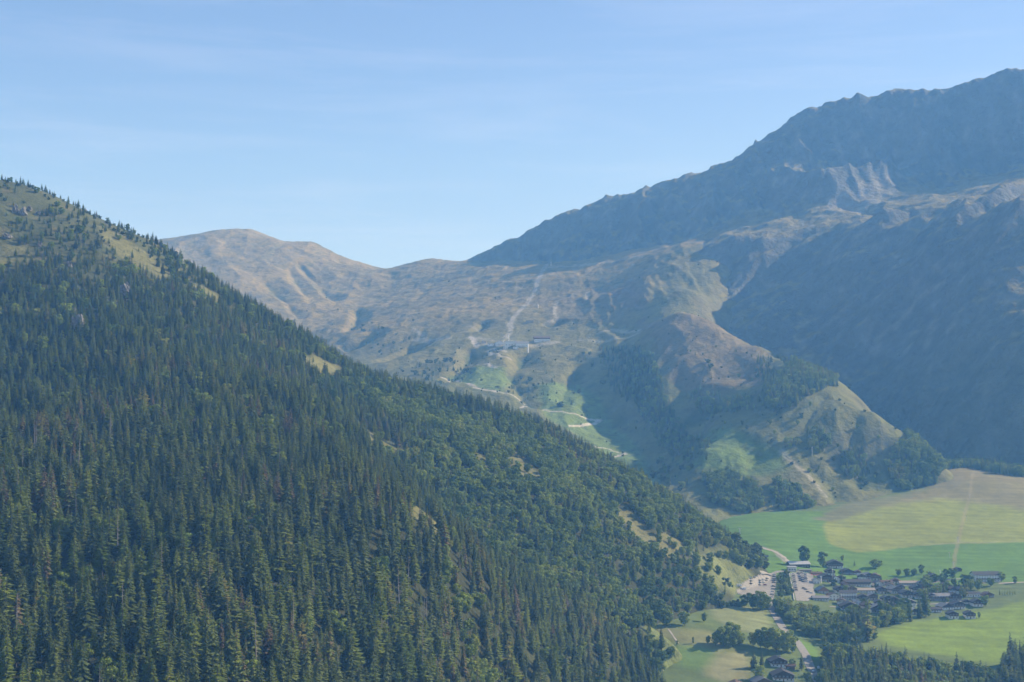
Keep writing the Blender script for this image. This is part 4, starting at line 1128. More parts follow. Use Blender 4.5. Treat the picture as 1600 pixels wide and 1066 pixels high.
def chalet(px, py, wpx, label, rot=0, deep=1.15, storeys=2, low='white', up='wood', roof='slate', name='chalet', cat='house', pitch=.42, nw=None, balcony=True, ridge='y', chimney=True, over=1.0, hs=2.6):
    """rot: turn in degrees; ridge 'y' shows the gable to the viewer, 'x' the long eave"""
    p = at(px, py)
    W = max(wpx * 1.12 * p.y / F, 4.0); D = W * deep
    if ridge == 'x': D = min(D, max(7.0, W * .55))
    c = p + Vector((0, D * .5, 0)); ca, sa = math.cos(R(rot)), math.sin(R(rot))
    zb = min(float(H(c.x + ca * a * W / 2 - sa * b * D / 2, c.y + sa * a * W / 2 + ca * b * D / 2)) for a in (-1, 1) for b in (-1, 1))
    r = bpy.data.objects.new(name, None); COL.objects.link(r); r.location = (c.x, c.y, zb); r.rotation_euler = (0, 0, R(rot))
    tag(r, label, cat, 'buildings of the village' if py > 700 else 'buildings at the mid station')
    zf = float(H(c.x, c.y)) - zb
    he = zf * .5 + hs * storeys; hl = zf * .5 + hs * ((1.3 if W > 9 else 1.1) if storeys > 1 else .6)
    V, Fc = [], []; box(V, Fc, -W / 2, W / 2, -D / 2, D / 2, -1.5, hl); mesh_obj('lower_wall', V, Fc, BM[low], r)
    # upper wall with gables
    g = .06
    a, b = (W / 2 + g, D / 2 + g)
    hr = he + pitch * (a if ridge == 'y' else b)
    if ridge == 'y':
        V = [(-a, -b, hl), (a, -b, hl), (a, b, hl), (-a, b, hl), (-a, -b, he), (a, -b, he), (a, b, he), (-a, b, he), (0, -b, hr), (0, b, hr)]
        Fc = [(0, 1, 5, 8, 4), (2, 3, 7, 9, 6), (1, 2, 6, 5), (3, 0, 4, 7), (0, 3, 2, 1)]
    else:
        V = [(-a, -b, hl), (a, -b, hl), (a, b, hl), (-a, b, hl), (-a, -b, he), (a, -b, he), (a, b, he), (-a, b, he), (-a, 0, hr), (a, 0, hr)]
        Fc = [(0, 1, 5, 4), (2, 3, 7, 6), (1, 2, 6, 9, 5), (3, 0, 4, 8, 7), (0, 3, 2, 1)]
    mesh_obj('upper_wall', V, Fc, BM[up], r)
    # two roof slopes with overhang and thickness
    for s in (-1, 1):
        o1, o2, th = over, over * 1.1, .28
        if ridge == 'y':
            e = a + o1
            Q = [(s * .02, -b - o2, hr + .12), (s * e, -b - o2, he - pitch * o1 + .12), (s * e, b + o2, he - pitch * o1 + .12), (s * .02, b + o2, hr + .12)]
        else:
            e = b + o1
            Q = [(-a - o2, s * .02, hr + .12), (-a - o2, s * e, he - pitch * o1 + .12), (a + o2, s * e, he - pitch * o1 + .12), (a + o2, s * .02, hr + .12)]
        V = Q + [(x, y, z + th) for x, y, z in Q]
        ro = mesh_obj('roof_slope', V, [(0, 1, 2, 3), (7, 6, 5, 4), (0, 4, 5, 1), (1, 5, 6, 2), (2, 6, 7, 3), (3, 7, 4, 0)], BM[roof], r)
        if s == 1 and chimney:
            V, Fc = [], []
            cx, cy = (a * .35, b * .3) if ridge == 'y' else (a * .3, b * .35)
            zc = hr - pitch * (cx if ridge == 'y' else cy)
            box(V, Fc, cx - .45, cx + .45, cy - .45, cy + .45, zc - .3, hr + .9); box(V, Fc, cx - .6, cx + .6, cy - .6, cy + .6, hr + .9, hr + 1.1)
            mesh_obj('chimney', V, Fc, BM['stone'], ro)
    # windows on the viewer's side and on the right side
    n = nw or max(2, int(W / 3.2))
    for st in range(storeys):
        z0 = zf * .5 + hs * st + .85
        yy = -D / 2 - (.0 if st == 0 else g) - .02
        for i in range(n):
            xx = (-.5 + (i + .5) / n) * W * .92
            if st == 0 and i == n // 2:
                V, Fc = [], []; box(V, Fc, xx - .55, xx + .55, yy - .06, yy + .1, max(zf * .2, 0), z0 + 1.2); mesh_obj('door', V, Fc, BM['wood2'], r); continue
            window(r, xx, yy, z0, 1.15, 1.2)
        if storeys > 1 or D > 6:
            for i in (-1, 1): window(r, W / 2 + (.0 if st == 0 else g) + .02, i * D * .24, z0, 1.1, 1.2, math.pi / 2)
    if balcony and storeys > 1:
        V, Fc = [], []; z0 = zf * .5 + hs + .05
        box(V, Fc, -W * .46, W * .46, -D / 2 - 1.2, -D / 2 - g - .01, z0 - .15, z0); box(V, Fc, -W * .46, W * .46, -D / 2 - 1.25, -D / 2 - 1.13, z0 + .01, z0 + .9)
        mesh_obj('balcony', V, Fc, BM['wood2'], r)
    BUILT.append((c.x, c.y, W, D)); return r
def flat_house(px, py, wpx, label, h=4.0, deep=.6, wall='white', roof='metal', name='station_building', cat='building', nw=4, rot=0, over=.8):
    p = at(px, py); W = max(wpx * p.y / F, 3.5); D = max(W * deep, 4.0)
    c = p + Vector((0, D / 2, 0)); zb = float(min(H(c.x - W / 2, c.y - D / 2), H(c.x + W / 2, c.y - D / 2), H(c.x, c.y)))
    r = bpy.data.objects.new(name, None); COL.objects.link(r); r.location = (c.x, c.y, zb); r.rotation_euler = (0, 0, R(rot))
    tag(r, label, cat, 'buildings of the village' if py > 700 else 'buildings at the mid station')
    V, Fc = [], []; box(V, Fc, -W / 2, W / 2, -D / 2, D / 2, -2, h); mesh_obj('wall', V, Fc, BM[wall], r)
    V, Fc = [], []; box(V, Fc, -W / 2 - over, W / 2 + over, -D / 2 - over, D / 2 + over, h + .003, h + .4); mesh_obj('roof', V, Fc, BM[roof], r)
    for i in range(nw): window(r, (-.5 + (i + .5) / nw) * W * .9, -D / 2 - .02, h * .38, min(1.8, W / nw * .6), min(1.5, h * .4))
    V, Fc = [], []; box(V, Fc, W * .38, W * .46, -D / 2 - .05, -D / 2 + .1, 0, min(2.3, h * .75)); mesh_obj('door', V, Fc, BM['wood2'], r)
    BUILT.append((c.x, c.y, W, D)); return r

flat_house(1238, 893, 13, 'white lift station with flat pale roof at the head of the car park', 6.0, .9, 'white', 'metal', 'lift_station', nw=3)
chalet(1249, 886, 28, 'long shed with pale grey lit roof in front of the biggest dark tree', 8, .6, 1, 'wood', 'wood', 'metal', 'shed', ridge='x', balcony=False, chimney=False, hs=4.2)
flat_house(1259, 894, 19, 'low flat roofed ticket hall right of the lift station', 3.6, .5, 'cream', 'grey', 'ticket_hall', nw=5)
chalet(1276, 899, 14, 'brown roofed restaurant beside the red parasols', -6, .8, 1, 'white', 'wood2', 'brown', 'restaurant', ridge='x', balcony=False)
chalet(1292, 909, 18, 'dark timber chalet with a row of pale windows behind the hip roofed house', 4, 1.0, 2, 'white', 'wood', 'slate', nw=5)
chalet(1276, 912, 9, 'small white house at the right edge of the upper car park', 0, .9, 1, 'white', 'white', 'grey', 'house', balcony=False, hs=4.2)
chalet(1286, 927, 15, 'grey roofed house with orange gable between car park and hotel', 6, 1.0, 1, 'cream', 'orange', 'grey', 'house', balcony=False, hs=3.4, pitch=.6)
chalet(1283, 939, 21, 'wide grey house with white end wall below the upper car park', 0, .5, 1, 'white', 'stone', 'grey', 'house', ridge='x', balcony=False, hs=3.6)
chalet(1303, 938, 15, 'white gabled house left of the big village hotel', 3, 1.0, 2, 'white', 'white', 'brown', 'house', balcony=False)
chalet(1306, 888, 22, 'wide dark chalet with one bright window at the far edge of the village', -5, .9, 2, 'white', 'wood', 'slate')
chalet(1325, 898, 16, 'dark chalet second in the far row behind the long building', 4, .9, 1, 'stone', 'wood', 'slate', hs=3.6)
chalet(1341, 898, 9, 'small brown house at the field edge near the slender conifer', -8, 1.0, 1, 'white', 'wood2', 'brown', balcony=False, hs=3.2)
chalet(1340, 916, 37, 'longest dark roofed building in the middle of the village', 2, .4, 2, 'white', 'wood', 'slate', 'long_building', ridge='x', nw=9)
chalet(1321, 919, 8, 'narrow house with bright orange gable before the long building', 10, 1.2, 2, 'cream', 'orange', 'brown', balcony=False)
chalet(1326, 937, 22, 'large white village hotel with rows of windows and dark roof', 2, .8, 3, 'white', 'white', 'slate', 'hotel', 'hotel', nw=6, ridge='x')
chalet(1352, 926, 26, 'low building with tan roof and white end right of the village hotel', 4, .4, 1, 'white', 'cream', 'tan', 'low_building', ridge='x', balcony=False, hs=3.0)
chalet(1369, 907, 14, 'brown roofed house before the wide low tree', -10, 1.0, 2, 'white', 'wood2', 'brown')
chalet(1385, 914, 16, 'white walled house right of the brown roofed one', 6, .8, 1, 'white', 'white', 'brown', ridge='x', balcony=False, hs=3.4)
chalet(1330, 955, 26, 'broad dark chalet nearest the tree belt below the hotel', -3, .8, 2, 'white', 'wood', 'slate')
chalet(1371, 958, 20, 'brown timber chalet behind the grove below the village', 5, .9, 2, 'white', 'wood2', 'grey')
chalet(1381, 973, 22, 'dark chalet half hidden by the round grove', -4, .9, 1, 'white', 'wood', 'slate', hs=3.4)
chalet(1400, 928, 15, 'grey roofed chalet in the middle right of the village', 8, 1.0, 2, 'white', 'wood2', 'grey')
chalet(1398, 944, 15, 'dark chalet by the lane above the round grove', -6, 1.0, 2, 'white', 'wood', 'slate')
chalet(1424, 915, 31, 'long low building with pale tan roof at the far side of the village', 1, .32, 1, 'cream', 'cream', 'tan', 'low_building', ridge='x', balcony=False, hs=3.2)
chalet(1417, 934, 15, 'timber chalet below the long tan roof', 5, 1.0, 2, 'white', 'wood', 'slate')
chalet(1440, 936, 16, 'slate roofed chalet left of the tall pale conifer', -5, 1.0, 2, 'white', 'wood2', 'slate')
chalet(1460, 908, 15, 'chalet with a white post beside it at the far field edge', 4, 1.0, 2, 'white', 'wood', 'slate')
chalet(1470, 939, 26, 'wide grey roofed chalet behind the strip of grass', 2, .6, 2, 'stone', 'wood', 'grey', ridge='x')
chalet(1493, 939, 18, 'dark chalet right of the wide grey roofed one', -4, .9, 2, 'stone', 'wood', 'slate')
chalet(1429, 960, 14, 'small pale roofed chalet left of the dark meadow conifer', 4, 1.0, 1, 'white', 'wood', 'metal', balcony=False, hs=3.6)
chalet(1424, 948, 13, 'chalet with light metal roof above the small pale roofed one', -3, 1.0, 2, 'white', 'wood', 'metal', balcony=False)
chalet(1461, 957, 19, 'long low dark chalet with white base at the meadow edge', 0, .6, 1, 'white', 'wood', 'slate', ridge='x', hs=3.2, nw=5)
chalet(1479, 953, 18, 'chalet with sloping grey roof left of the double chalet on the meadow', 14, .9, 1, 'white', 'wood', 'grey', hs=3.2)
chalet(1498, 952, 18, 'tall dark half of the double chalet on the upper meadow', 3, .8, 2, 'white', 'wood', 'slate')
chalet(1490, 967, 14, 'left of the two small chalets standing lowest on the meadow', 2, 1.0, 2, 'white', 'wood', 'slate', over=.6)
chalet(1517, 967, 14, 'right of the two small chalets standing lowest on the meadow', -2, 1.0, 2, 'white', 'wood', 'slate', over=.6)
chalet(1528, 948, 15, 'chalet with white base alone on the upper right meadow', 3, .9, 2, 'white', 'wood', 'slate')
chalet(1521, 933, 19, 'dark roofed house with white windows above the lone meadow chalet', 0, .8, 1, 'white', 'white', 'slate', ridge='x', balcony=False, hs=3.6)
chalet(1545, 934, 14, 'brown roofed house left of the short row of slim trees', 6, .9, 1, 'stone', 'wood2', 'brown', hs=3.2)
chalet(1543, 909, 36, 'biggest hotel with white walls and dark hipped roof at the right end', 2, .5, 3, 'white', 'white', 'slate', 'hotel', 'hotel', nw=9, ridge='x', hs=2.7)
chalet(1498, 893, 8, 'tiny dark barn alone on the green field behind the village', 6, 1.0, 1, 'wood', 'wood', 'slate', 'barn', 'barn', balcony=False, chimney=False, hs=2.6)
chalet(1217, 1043, 23, 'dark gabled chalet, upper of the group left of the road', 3, .9, 2, 'white', 'wood', 'slate')
chalet(1225, 1065, 29, 'largest chalet of the lower group with pale window rows', -2, .9, 2, 'white', 'wood', 'slate', nw=5)
chalet(1191, 1076, 25, 'chalet with pale roof edge at the bottom left of the lower group', 12, .9, 2, 'white', 'wood2', 'grey')
chalet(1151, 1078, 22, 'brown roofed house at the bottom edge left of the chalets', -8, .9, 1, 'stone', 'wood2', 'brown', hs=3.6)
chalet(1236, 1046, 12, 'reddish brown shed right of the upper lower-group chalet', -12, .8, 1, 'wood2', 'wood2', 'brown', 'shed', 'shed', ridge='x', balcony=False, chimney=False, hs=3)
chalet(1318, 1082, 38, 'slate roofed house at the bottom edge right of the road', 5, .7, 2, 'white', 'wood', 'slate', ridge='x')
chalet(1288, 1050, 14, 'small pale roofed house on the right verge of the road', -10, .9, 1, 'white', 'white', 'metal', 'house', balcony=False, hs=3.2)
chalet(1311, 927, 11, 'small slate roofed house between white gabled house and long building', 7, 1.0, 2, 'white', 'wood', 'slate')
chalet(1350, 940, 15, 'timber chalet in the gap right of the village hotel', -6, 1.0, 2, 'white', 'wood', 'slate')
chalet(1364, 938, 13, 'grey roofed house two places right of the village hotel', 5, .9, 2, 'cream', 'wood2', 'grey')
chalet(1356, 953, 14, 'brown chalet between the broad dark one and the timber one', 9, 1.0, 2, 'white', 'wood2', 'brown')
chalet(1379, 928, 14, 'dark chalet right of the low tan roofed building', -5, 1.0, 2, 'white', 'wood', 'slate')
chalet(1386, 942, 13, 'slate roofed house left of the dark chalet by the lane', 4, .9, 2, 'white', 'wood', 'slate')
chalet(1401, 912, 12, 'small brown house left of the long tan roofed building', -7, 1.0, 1, 'white', 'wood2', 'brown', hs=3.4, balcony=False)
chalet(1412, 955, 13, 'dark house above the round grove at its right side', 6, 1.0, 2, 'white', 'wood', 'slate')
chalet(1446, 922, 15, 'wide slate roofed house right of the long tan roofed building', -3, .7, 2, 'white', 'wood', 'slate', ridge='x')
chalet(1456, 938, 12, 'narrow dark chalet left of the wide grey roofed one', 5, 1.0, 2, 'white', 'wood', 'slate')
chalet(1478, 922, 14, 'timber house behind the wide grey roofed chalet', -6, 1.0, 2, 'white', 'wood2', 'slate')
chalet(1503, 928, 13, 'dark house among garden trees left of the white windowed house', 4, 1.0, 2, 'white', 'wood', 'slate')
chalet(1298, 899, 13, 'dark roofed chalet right of the restaurant with red parasols', -4, .9, 2, 'white', 'wood', 'slate')
chalet(1357, 905, 12, 'grey roofed house at the right end of the longest building', 8, .9, 2, 'white', 'wood', 'grey')
chalet(1432, 926, 13, 'small dark chalet below the right end of the tan roofed building', 3, 1.0, 2, 'white', 'wood', 'slate')
for px, py, w, ro, st, lo, up, rf, tx in [
    (1305, 910, 11, 6, 2, 'white', 'white', 'brown', 'white house with brown roof right of the dark windowed chalet'), (1316, 909, 10, -7, 2, 'white', 'wood', 'slate', 'narrow dark chalet in the lane left of the longest building'),
    (1333, 927, 10, 4, 2, 'cream', 'wood2', 'brown', 'small brown house squeezed between the longest building and the hotel'), (1347, 906, 10, -5, 2, 'white', 'wood', 'grey', 'grey roofed chalet behind the longest building'),
    (1372, 918, 11, 9, 2, 'white', 'white', 'slate', 'white house with dark roof below the brown roofed one'), (1392, 921, 11, -8, 2, 'white', 'cream', 'brown', 'cream house below the white walled one'),
    (1408, 924, 10, 5, 2, 'white', 'wood', 'slate', 'dark chalet just below the left end of the tan roof'), (1374, 948, 11, -4, 2, 'white', 'wood2', 'slate', 'chalet behind the brown timber one near the grove'),
    (1341, 948, 11, 7, 2, 'white', 'white', 'grey', 'white house between the broad dark chalet and the brown one'), (1316, 946, 11, -6, 2, 'white', 'cream', 'brown', 'cream house left of the broad dark chalet'),
    (1390, 953, 11, 4, 2, 'white', 'wood', 'slate', 'small dark chalet above the left part of the round grove'), (1467, 926, 11, -5, 2, 'white', 'white', 'slate', 'white house behind the wide grey roofed chalet'),
    (1490, 927, 10, 6, 2, 'white', 'wood2', 'brown', 'brown chalet behind the right hand dark one'), (1512, 944, 10, -4, 1, 'white', 'wood', 'slate', 'low dark hut left of the lone meadow chalet')]:
    chalet(px, py, w, tx, ro, 1.0, st, lo, up, rf, balcony=False)
# mid station on the alp
flat_house(798, 541, 20, 'white mid station building on the shelf of the alp', 14, .7, 'white', 'metal', 'mid_station', nw=4)
chalet(816, 542, 18, 'grey roofed hall right of the white mid station', 0, .6, 1, 'white', 'white', 'grey', 'station_hall', 'building', ridge='x', balcony=False, chimney=False, hs=8)
chalet(780, 540, 11, 'pale gabled hut at the left end of the mid station', 8, 1.0, 1, 'white', 'white', 'metal', 'hut', 'hut', balcony=False, chimney=False, hs=7)
chalet(847, 534, 22, 'brown alpine restaurant standing right of the mid station', 3, .6, 1, 'white', 'wood2', 'brown', 'restaurant', 'restaurant', ridge='x', balcony=False, hs=8)
flat_house(767, 541, 10, 'small grey shed left of the mid station hut', 6, .7, 'white', 'grey', 'shed', 'shed', nw=2)
flat_house(806, 546, 9, 'low white annex in front of the mid station', 6, .7, 'white', 'metal', 'annex', 'building', nw=2)
flat_house(790, 546, 7, 'small white kiosk left of the mid station annex', 5, .7, 'white', 'metal', 'kiosk', 'kiosk', nw=2)
flat_house(828, 505, 11, 'lone grey hut above the mid station on the alp', 7, .6, 'stone', 'metal', 'hut', 'hut', nw=2)
flat_house(756, 537, 8, 'small pale hut by the worn track left of the mid station', 6, .6, 'cream', 'tan', 'hut', 'hut', nw=2)

# masts and pylons
def mast(px, py, hpx, label, r=.35, name='mast', cat='mast', arm=0.0, mat='snow_white', g=None):
    p = at(px, py); h = hpx * p.y / F
    t = bpy.data.objects.new(name, None); COL.objects.link(t); t.location = p; tag(t, label, cat, g)
    V, Fc = [], []
    for k, (z, rr) in enumerate(((-1, r), (h * .5, r * .8), (h, r * .6))):
        for a in range(8): V.append((math.cos(a * math.pi / 4) * rr, math.sin(a * math.pi / 4) * rr, z))
        if k: Fc += [((k - 1) * 8 + a, (k - 1) * 8 + (a + 1) % 8, k * 8 + (a + 1) % 8, k * 8 + a) for a in range(8)]
    Fc.append(tuple(range(16, 24))); mesh_obj('pole', V, Fc, BM[mat], t, True)
    if arm:
        V, Fc = [], []; box(V, Fc, -arm / 2, arm / 2, -.2, .2, h + .01, h + .5)
        for s in (-1, 1): box(V, Fc, s * arm / 2 - .25, s * arm / 2 + .25, -1.0, 1.0, h - .4, h)
        mesh_obj('cross_arm', V, Fc, BM['pipe'], t)
    else:
        V, Fc = [], []; box(V, Fc, -r * 1.3, r * 1.3, -r * 1.3, r * 1.3, h + .01, h + .4 + r); mesh_obj('cap', V, Fc, BM[mat], t)
    return t
mast(795, 540, 17, 'thin white mast rising above the mid station', .9)
mast(787, 541, 9, 'short white mast left of the tall mid station mast', .8)
mast(825, 551, 14, 'thick white lift pylon below the mid station hall', 1.5, 'lift_pylon', 'pylon', 5)
mast(861, 416, 6, 'white snow gun mast at the top of the worn track', .9)
mast(841, 482, 6, 'small white mast right of the worn track', .8)
mast(1301, 915, 26, 'tall grey lamp mast in the middle of the village', .3, 'lamp_mast', 'mast', mat='pipe')
mast(1283, 911, 9, 'thick white pillar behind the grey roofed house', .6, 'pillar', 'pillar')
mast(1156, 836, 10, 'T-shaped lift pylon on the green field at the foot of the wood', .5, 'lift_pylon', 'pylon', 4, 'pipe')
mast(1197, 880, 11, 'slim lift pylon above the gravel car park', .4, 'lift_pylon', 'pylon', 4, 'pipe')
mast(1269, 712, 13, 'thin pale pole on the spur between two tree clumps', .4)
mast(1497, 728, 6, 'white post at the top of the brown upper field', .5)
for i, (px, py) in enumerate([(1490, 888), (1484, 872), (1497, 848), (1510, 815), (1515, 780)]):
    mast(px, py, 9 - i * .6, ['lowest', 'second lowest', 'middle', 'second highest', 'highest'][i] + ' pole of the drag lift line across the right field', .3, 'lift_pole', 'pole', 2.5, 'pipe', 'drag lift poles')
mast(1469, 899, 7, 'white post beside the chalet at the far field edge', .4)

# retaining wall of the upper car park
P = [at(px, py) for px, py in [(1233, 894), (1235, 905), (1238, 920), (1241, 939)]]
V, Fc = [], []
for i, p in enumerate(P):
    for dx, z in ((-.25, -5), (.25, -5), (.25, 1.3), (-.25, 1.3)): V.append((p.x + dx, p.y, p.z + z))
    if i: b = 4 * i; Fc += [(b - 4 + k, b - 4 + (k + 1) % 4, b + (k + 1) % 4, b + k) for k in range(4)]
Fc += [(0, 1, 2, 3), (len(V) - 1, len(V) - 2, len(V) - 3, len(V) - 4)]
tag(mesh_obj('retaining_wall', V, Fc, BM['white']), 'pale retaining wall along the left side of the upper car park', 'wall')

# red parasols of the restaurant terrace
for i, (px, py) in enumerate([(1268, 901), (1272, 902), (1276, 901.5), (1280, 901)]):
    p = at(px, py)
    t = bpy.data.objects.new('parasol', None); COL.objects.link(t); t.location = (p.x, p.y, p.z); tag(t, ['leftmost', 'second from left', 'third from left', 'rightmost'][i] + ' red parasol on the restaurant terrace', 'parasol', 'terrace parasols')
    V = [(math.cos(a * math.pi / 4) * 1.8, math.sin(a * math.pi / 4) * 1.8, 2.2) for a in range(8)] + [(0, 0, 3.0)]
    mesh_obj('canopy', V, [(a, (a + 1) % 8, 8) for a in range(8)], BM['red'], t)
    V, Fc = [], []; box(V, Fc, -.05, .05, -.05, .05, -.3, 2.9); mesh_obj('pole', V, Fc, BM['wood'], t)

# ------------------------------------------------------------------ parked cars
def car_meshes():
    def prof(pts, w, z=0):
        V = [(x, -w / 2, zz) for x, zz in pts] + [(x, w / 2, zz) for x, zz in pts]
        n = len(pts)
        return V, [tuple(range(n))[::-1], tuple(range(n, 2 * n))] + [(i, (i + 1) % n, n + (i + 1) % n, n + i) for i in range(n)]
    body = prof([(-2.15, .3), (2.15, .3), (2.2, .6), (2.05, .82), (1.1, .95), (.55, 1.40), (-1.15, 1.45), (-1.95, .98), (-2.2, .9)], 1.78)
    glass = prof([(1.02, .99), (.55, 1.36), (-1.12, 1.40), (-1.82, 1.0)], 1.80)
    V, Fc = [], []
    n = 12
    for y in (-.11, .11):
        V += [(math.cos(a * 2 * math.pi / n) * .32, y, math.sin(a * 2 * math.pi / n) * .32) for a in range(n)]
    Fc = [tuple(range(n))[::-1], tuple(range(n, 2 * n))] + [(i, (i + 1) % n, n + (i + 1) % n, n + i) for i in range(n)]
    return body, glass, (V, Fc)
CB_, CG_, CW_ = car_meshes()
def mk(name, vf, mat):
    me = bpy.data.meshes.new(name); me.from_pydata(vf[0], [], vf[1]); me.materials.append(mat); return me
CARCOL = {'white': (.75, .75, .74), 'silver': (.42, .43, .45), 'grey': (.16, .17, .18), 'black': (.025, .026, .03), 'blue': (.05, .11, .26), 'red': (.36, .04, .03), 'dark blue': (.03, .05, .11), 'beige': (.42, .38, .30)}
CARB = {k: mk('car_body', CB_, flat_mat('car_paint_' + k.replace(' ', '_'), c, .3, spec=.6)) for k, c in CARCOL.items()}
CARG = mk('car_glass', CG_, BM['glass']); CARW = mk('car_wheel', CW_, flat_mat('tyre', (.02, .02, .02), .9))
ORD = ['first', 'second', 'third', 'fourth', 'fifth', 'sixth', 'seventh', 'eighth', 'ninth']
def car(px, py, rot, col, label, scale=1.0, name='parked_car'):
    p = at(px, py)
    r = bpy.data.objects.new(name, None); COL.objects.link(r); r.location = (p.x, p.y, p.z + .32); r.rotation_euler = (0, 0, R(rot)); r.scale = (scale,) * 3
    tag(r, label, 'car', 'cars parked in the two car parks')
    parts = [('body', CARB[col], (0, 0, 0)), ('windows', CARG, (0, 0, 0))] + [('wheel', CARW, (x, y, .32)) for x in (-1.35, 1.35) for y in (-.82, .82)]
    for nm, me, loc in parts:
        o = bpy.data.objects.new(nm, me); COL.objects.link(o); o.parent = r; o.location = loc
def row(pts, cols, rot, where):
    for i, ((px, py), c) in enumerate(zip(pts, cols)): car(px, py, rot + random.uniform(-5, 5), c, f'{c} car, {ORD[i]} from far end, {where}')
def line(a, b, n): return [(a[0] + (b[0] - a[0]) * i / (n - 1), a[1] + (b[1] - a[1]) * i / (n - 1)) for i in range(n)]
row(line((1209.5, 899), (1209, 911), 5), ['white', 'black', 'silver', 'blue', 'dark blue'], 5, 'right row, gravel car park')
row(line((1208, 917), (1205.5, 934), 5), ['grey', 'silver', 'white', 'silver', 'white'], 12, 'lower right row, gravel car park')
row(line((1173, 905), (1173, 913), 3), ['silver', 'grey', 'black'], 8, 'left row, gravel car park')
row(line((1187, 908), (1187, 915), 3), ['grey', 'blue', 'silver'], -8, 'middle row, gravel car park')
row([(1192, 906.5), (1192.5, 911)], ['white', 'white'], -4, 'middle pair, gravel car park')
row([(1198, 905), (1197, 908)], ['black', 'silver'], 15, 'pair left of the right row, gravel car park')
car(1195.6, 915, 8, 'red', 'red car alone in the gravel car park')
car(1178.5, 902.5, 4, 'white', 'white car at the far left edge of the gravel car park')
row(line((1239.5, 898), (1244, 923), 9), ['white', 'grey', 'beige', 'silver', 'black', 'white', 'silver', 'dark blue', 'black'], 4, 'row along the retaining wall')
row(line((1247.5, 897), (1251, 908), 5), ['black', 'silver', 'blue', 'grey', 'black'], -4, 'left middle row, upper car park')
row(line((1252.5, 896.5), (1255, 910), 5), ['silver', 'white', 'grey', 'blue', 'black'], 3, 'centre row, upper car park')
row(line((1258, 897), (1260, 910), 6), ['white', 'silver', 'white', 'grey', 'white', 'white'], -3, 'right middle row, upper car park')
row([(1255.5, 920), (1259, 922), (1262, 926), (1267.5, 927.5)], ['grey', 'silver', 'black', 'white'], 5, 'lower row, upper car park')
car(1271, 1050, 60, 'white', 'white car on the road verge by the lower chalets')
# white camper vans at the left end of the gravel car park
for i, (px, py, ro) in enumerate([(1155, 917, 10), (1162, 922, 20)]):
    p = at(px, py)
    r = bpy.data.objects.new('camper_van', None); COL.objects.link(r); r.location = (p.x, p.y, p.z + .3); r.rotation_euler = (0, 0, R(ro))
    tag(r, ['white camper van at the left end of the gravel car park', 'white camper van just right of the leftmost one on the gravel'][i], 'camper van')
    V = [(-3.2, -1.1, .4), (2.4, -1.1, .4), (3.0, -1.1, .7), (2.9, -1.1, 1.4), (2.2, -1.1, 1.9), (2.6, -1.1, 2.9), (-3.2, -1.1, 2.9)]; n = len(V)
    V = V + [(x, 1.1, z) for x, _, z in V]
    mesh_obj('body', V, [tuple(range(n))[::-1], tuple(range(n, 2 * n))] + [(k, (k + 1) % n, n + (k + 1) % n, n + k) for k in range(n)], BM['snow_white'], r)
    V, Fc = [], []; box(V, Fc, -1.8, -.4, -1.13, -1.105, 1.5, 2.2); box(V, Fc, .4, 1.4, -1.13, -1.105, 1.5, 2.2); mesh_obj('windows', V, Fc, BM['glass'], r)
    for x in (-1.9, 1.9):
        for y in (-1.0, 1.0):
            o = bpy.data.objects.new('wheel', CARW); COL.objects.link(o); o.parent = r; o.location = (x, y, .34)

# ------------------------------------------------------------------ rock outcrops on the wooded slope
M_ROCK = flat_mat('grey_rock', (0.205, 0.192, 0.172), .95, .45, .3, bump=1.2)
def rock(px, py, wpx, hpx, label, seed):
    p = at(px, py, LA)
    W = .85 * wpx * p.y / F; Hh = .8 * hpx * p.y / F
    n, m = 26, 16; V, Fc = [], []
    for j in range(m + 1):
        th = math.pi * j / m
        for i in range(n):
            a = 2 * math.pi * i / n
            d = np.array([math.sin(th) * math.cos(a), math.sin(th) * math.sin(a), math.cos(th)])
            k = 1 + .95 * float(fbm(np.array(d[0] * 1.9 + d[2] * 1.3 + seed), np.array(d[1] * 1.9 - d[2] * .9 + seed * 1.3), 4, seed, .6))
            k = max(.35, round(k * 5) / 5 * .6 + k * .4)
            V.append((d[0] * k * W / 2, d[1] * k * W / 2, d[2] * k * Hh * .62 + Hh * .25))
    for j in range(m):
        for i in range(n): Fc.append((j * n + i, (j + 1) * n + i, (j + 1) * n + (i + 1) % n, j * n + (i + 1) % n))
    o = mesh_obj('rock_outcrop', V, Fc, M_ROCK); o.location = p
    tag(o, label, 'rock', 'rock outcrops on the wooded slope')
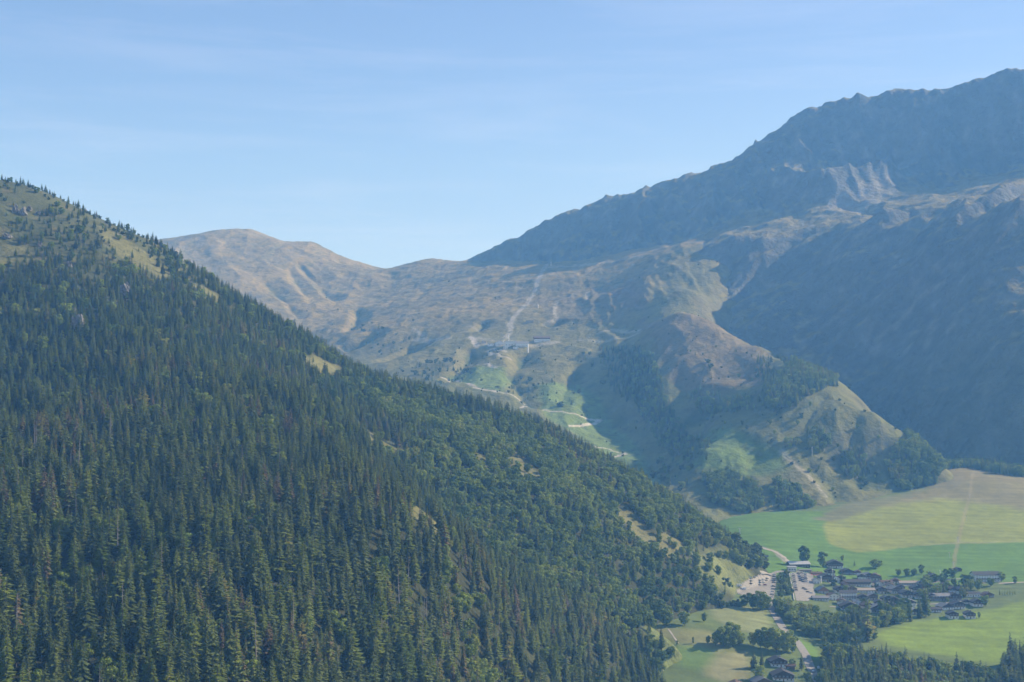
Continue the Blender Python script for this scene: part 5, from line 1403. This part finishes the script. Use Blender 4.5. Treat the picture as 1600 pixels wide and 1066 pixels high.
for i, (px, py, w, h, tx) in enumerate([
    (122, 517, 22, 34, 'tall pale cliff standing out of the forest on the left'), (116, 500, 12, 22, 'narrow rock against the left side of the tall cliff'), (196, 462, 22, 26, 'grey pointed crag in the forest above the tall cliff'), (170, 474, 18, 14, 'low pale rock left of the pointed crag'),
    (24, 332, 10, 16, 'leftmost dark crag high on the left slope'), (36, 336, 12, 16, 'broadest of the dark crags high on the left slope'), (46, 330, 9, 11, 'rightmost of the dark crags high on the left slope'), (94, 404, 8, 12, 'slanting slab below the open heath'), (108, 416, 10, 10, 'lower end of the slanting slabs below the heath'),
    (62, 386, 8, 12, 'small pale rock left of the slanting slabs'), (132, 330, 9, 5, 'flat pale rock near the skyline on the left'), (240, 866, 12, 14, 'pale boulder heap between dead trees deep in the forest'), (296, 442, 8, 7, 'small rock beside the dry grass strip'), (418, 507, 7, 9, 'orange grey rock near the skyline right of the forest crest'),
    (60, 336, 8, 8, 'small rock right of the dark crags'), (12, 372, 16, 9, 'pale scree block at the left edge of the picture')]):
    rock(px, py, w, h, tx, 500 + i)


# ------------------------------------------------------------------ haze
HX, HY0, HY1, HZ0, HZ1 = 5400, -1700, 6500, -152, 1420
v = [(-HX, HY0, HZ0), (HX, HY0, HZ0), (HX, HY1, HZ0), (-HX, HY1, HZ0), (-HX, HY0, HZ1), (HX, HY0, HZ1), (HX, HY1, HZ1), (-HX, HY1, HZ1)]
hm = bpy.data.materials.new('haze'); hm.use_nodes = True
hm.node_tree.nodes.clear()
ho = hm.node_tree.nodes.new('ShaderNodeOutputMaterial')
hv = hm.node_tree.nodes.new('ShaderNodeVolumePrincipled')
hv.inputs['Color'].default_value = (0.165, 0.46, 1.0, 1)
hv.inputs['Absorption Color'].default_value = (1, 1, 1, 1)
hv.inputs['Density'].default_value = 1.35e-4
hv.inputs['Anisotropy'].default_value = 0.0
hm.node_tree.links.new(hv.outputs['Volume'], ho.inputs['Volume'])
hz = mesh_obj('haze', v, [(0, 3, 2, 1), (4, 5, 6, 7), (0, 1, 5, 4), (1, 2, 6, 5), (2, 3, 7, 6), (3, 0, 4, 7)], hm)
tag(hz, kind='stuff')
hz['label'] = 'pale blue haze filling the air of the valley'
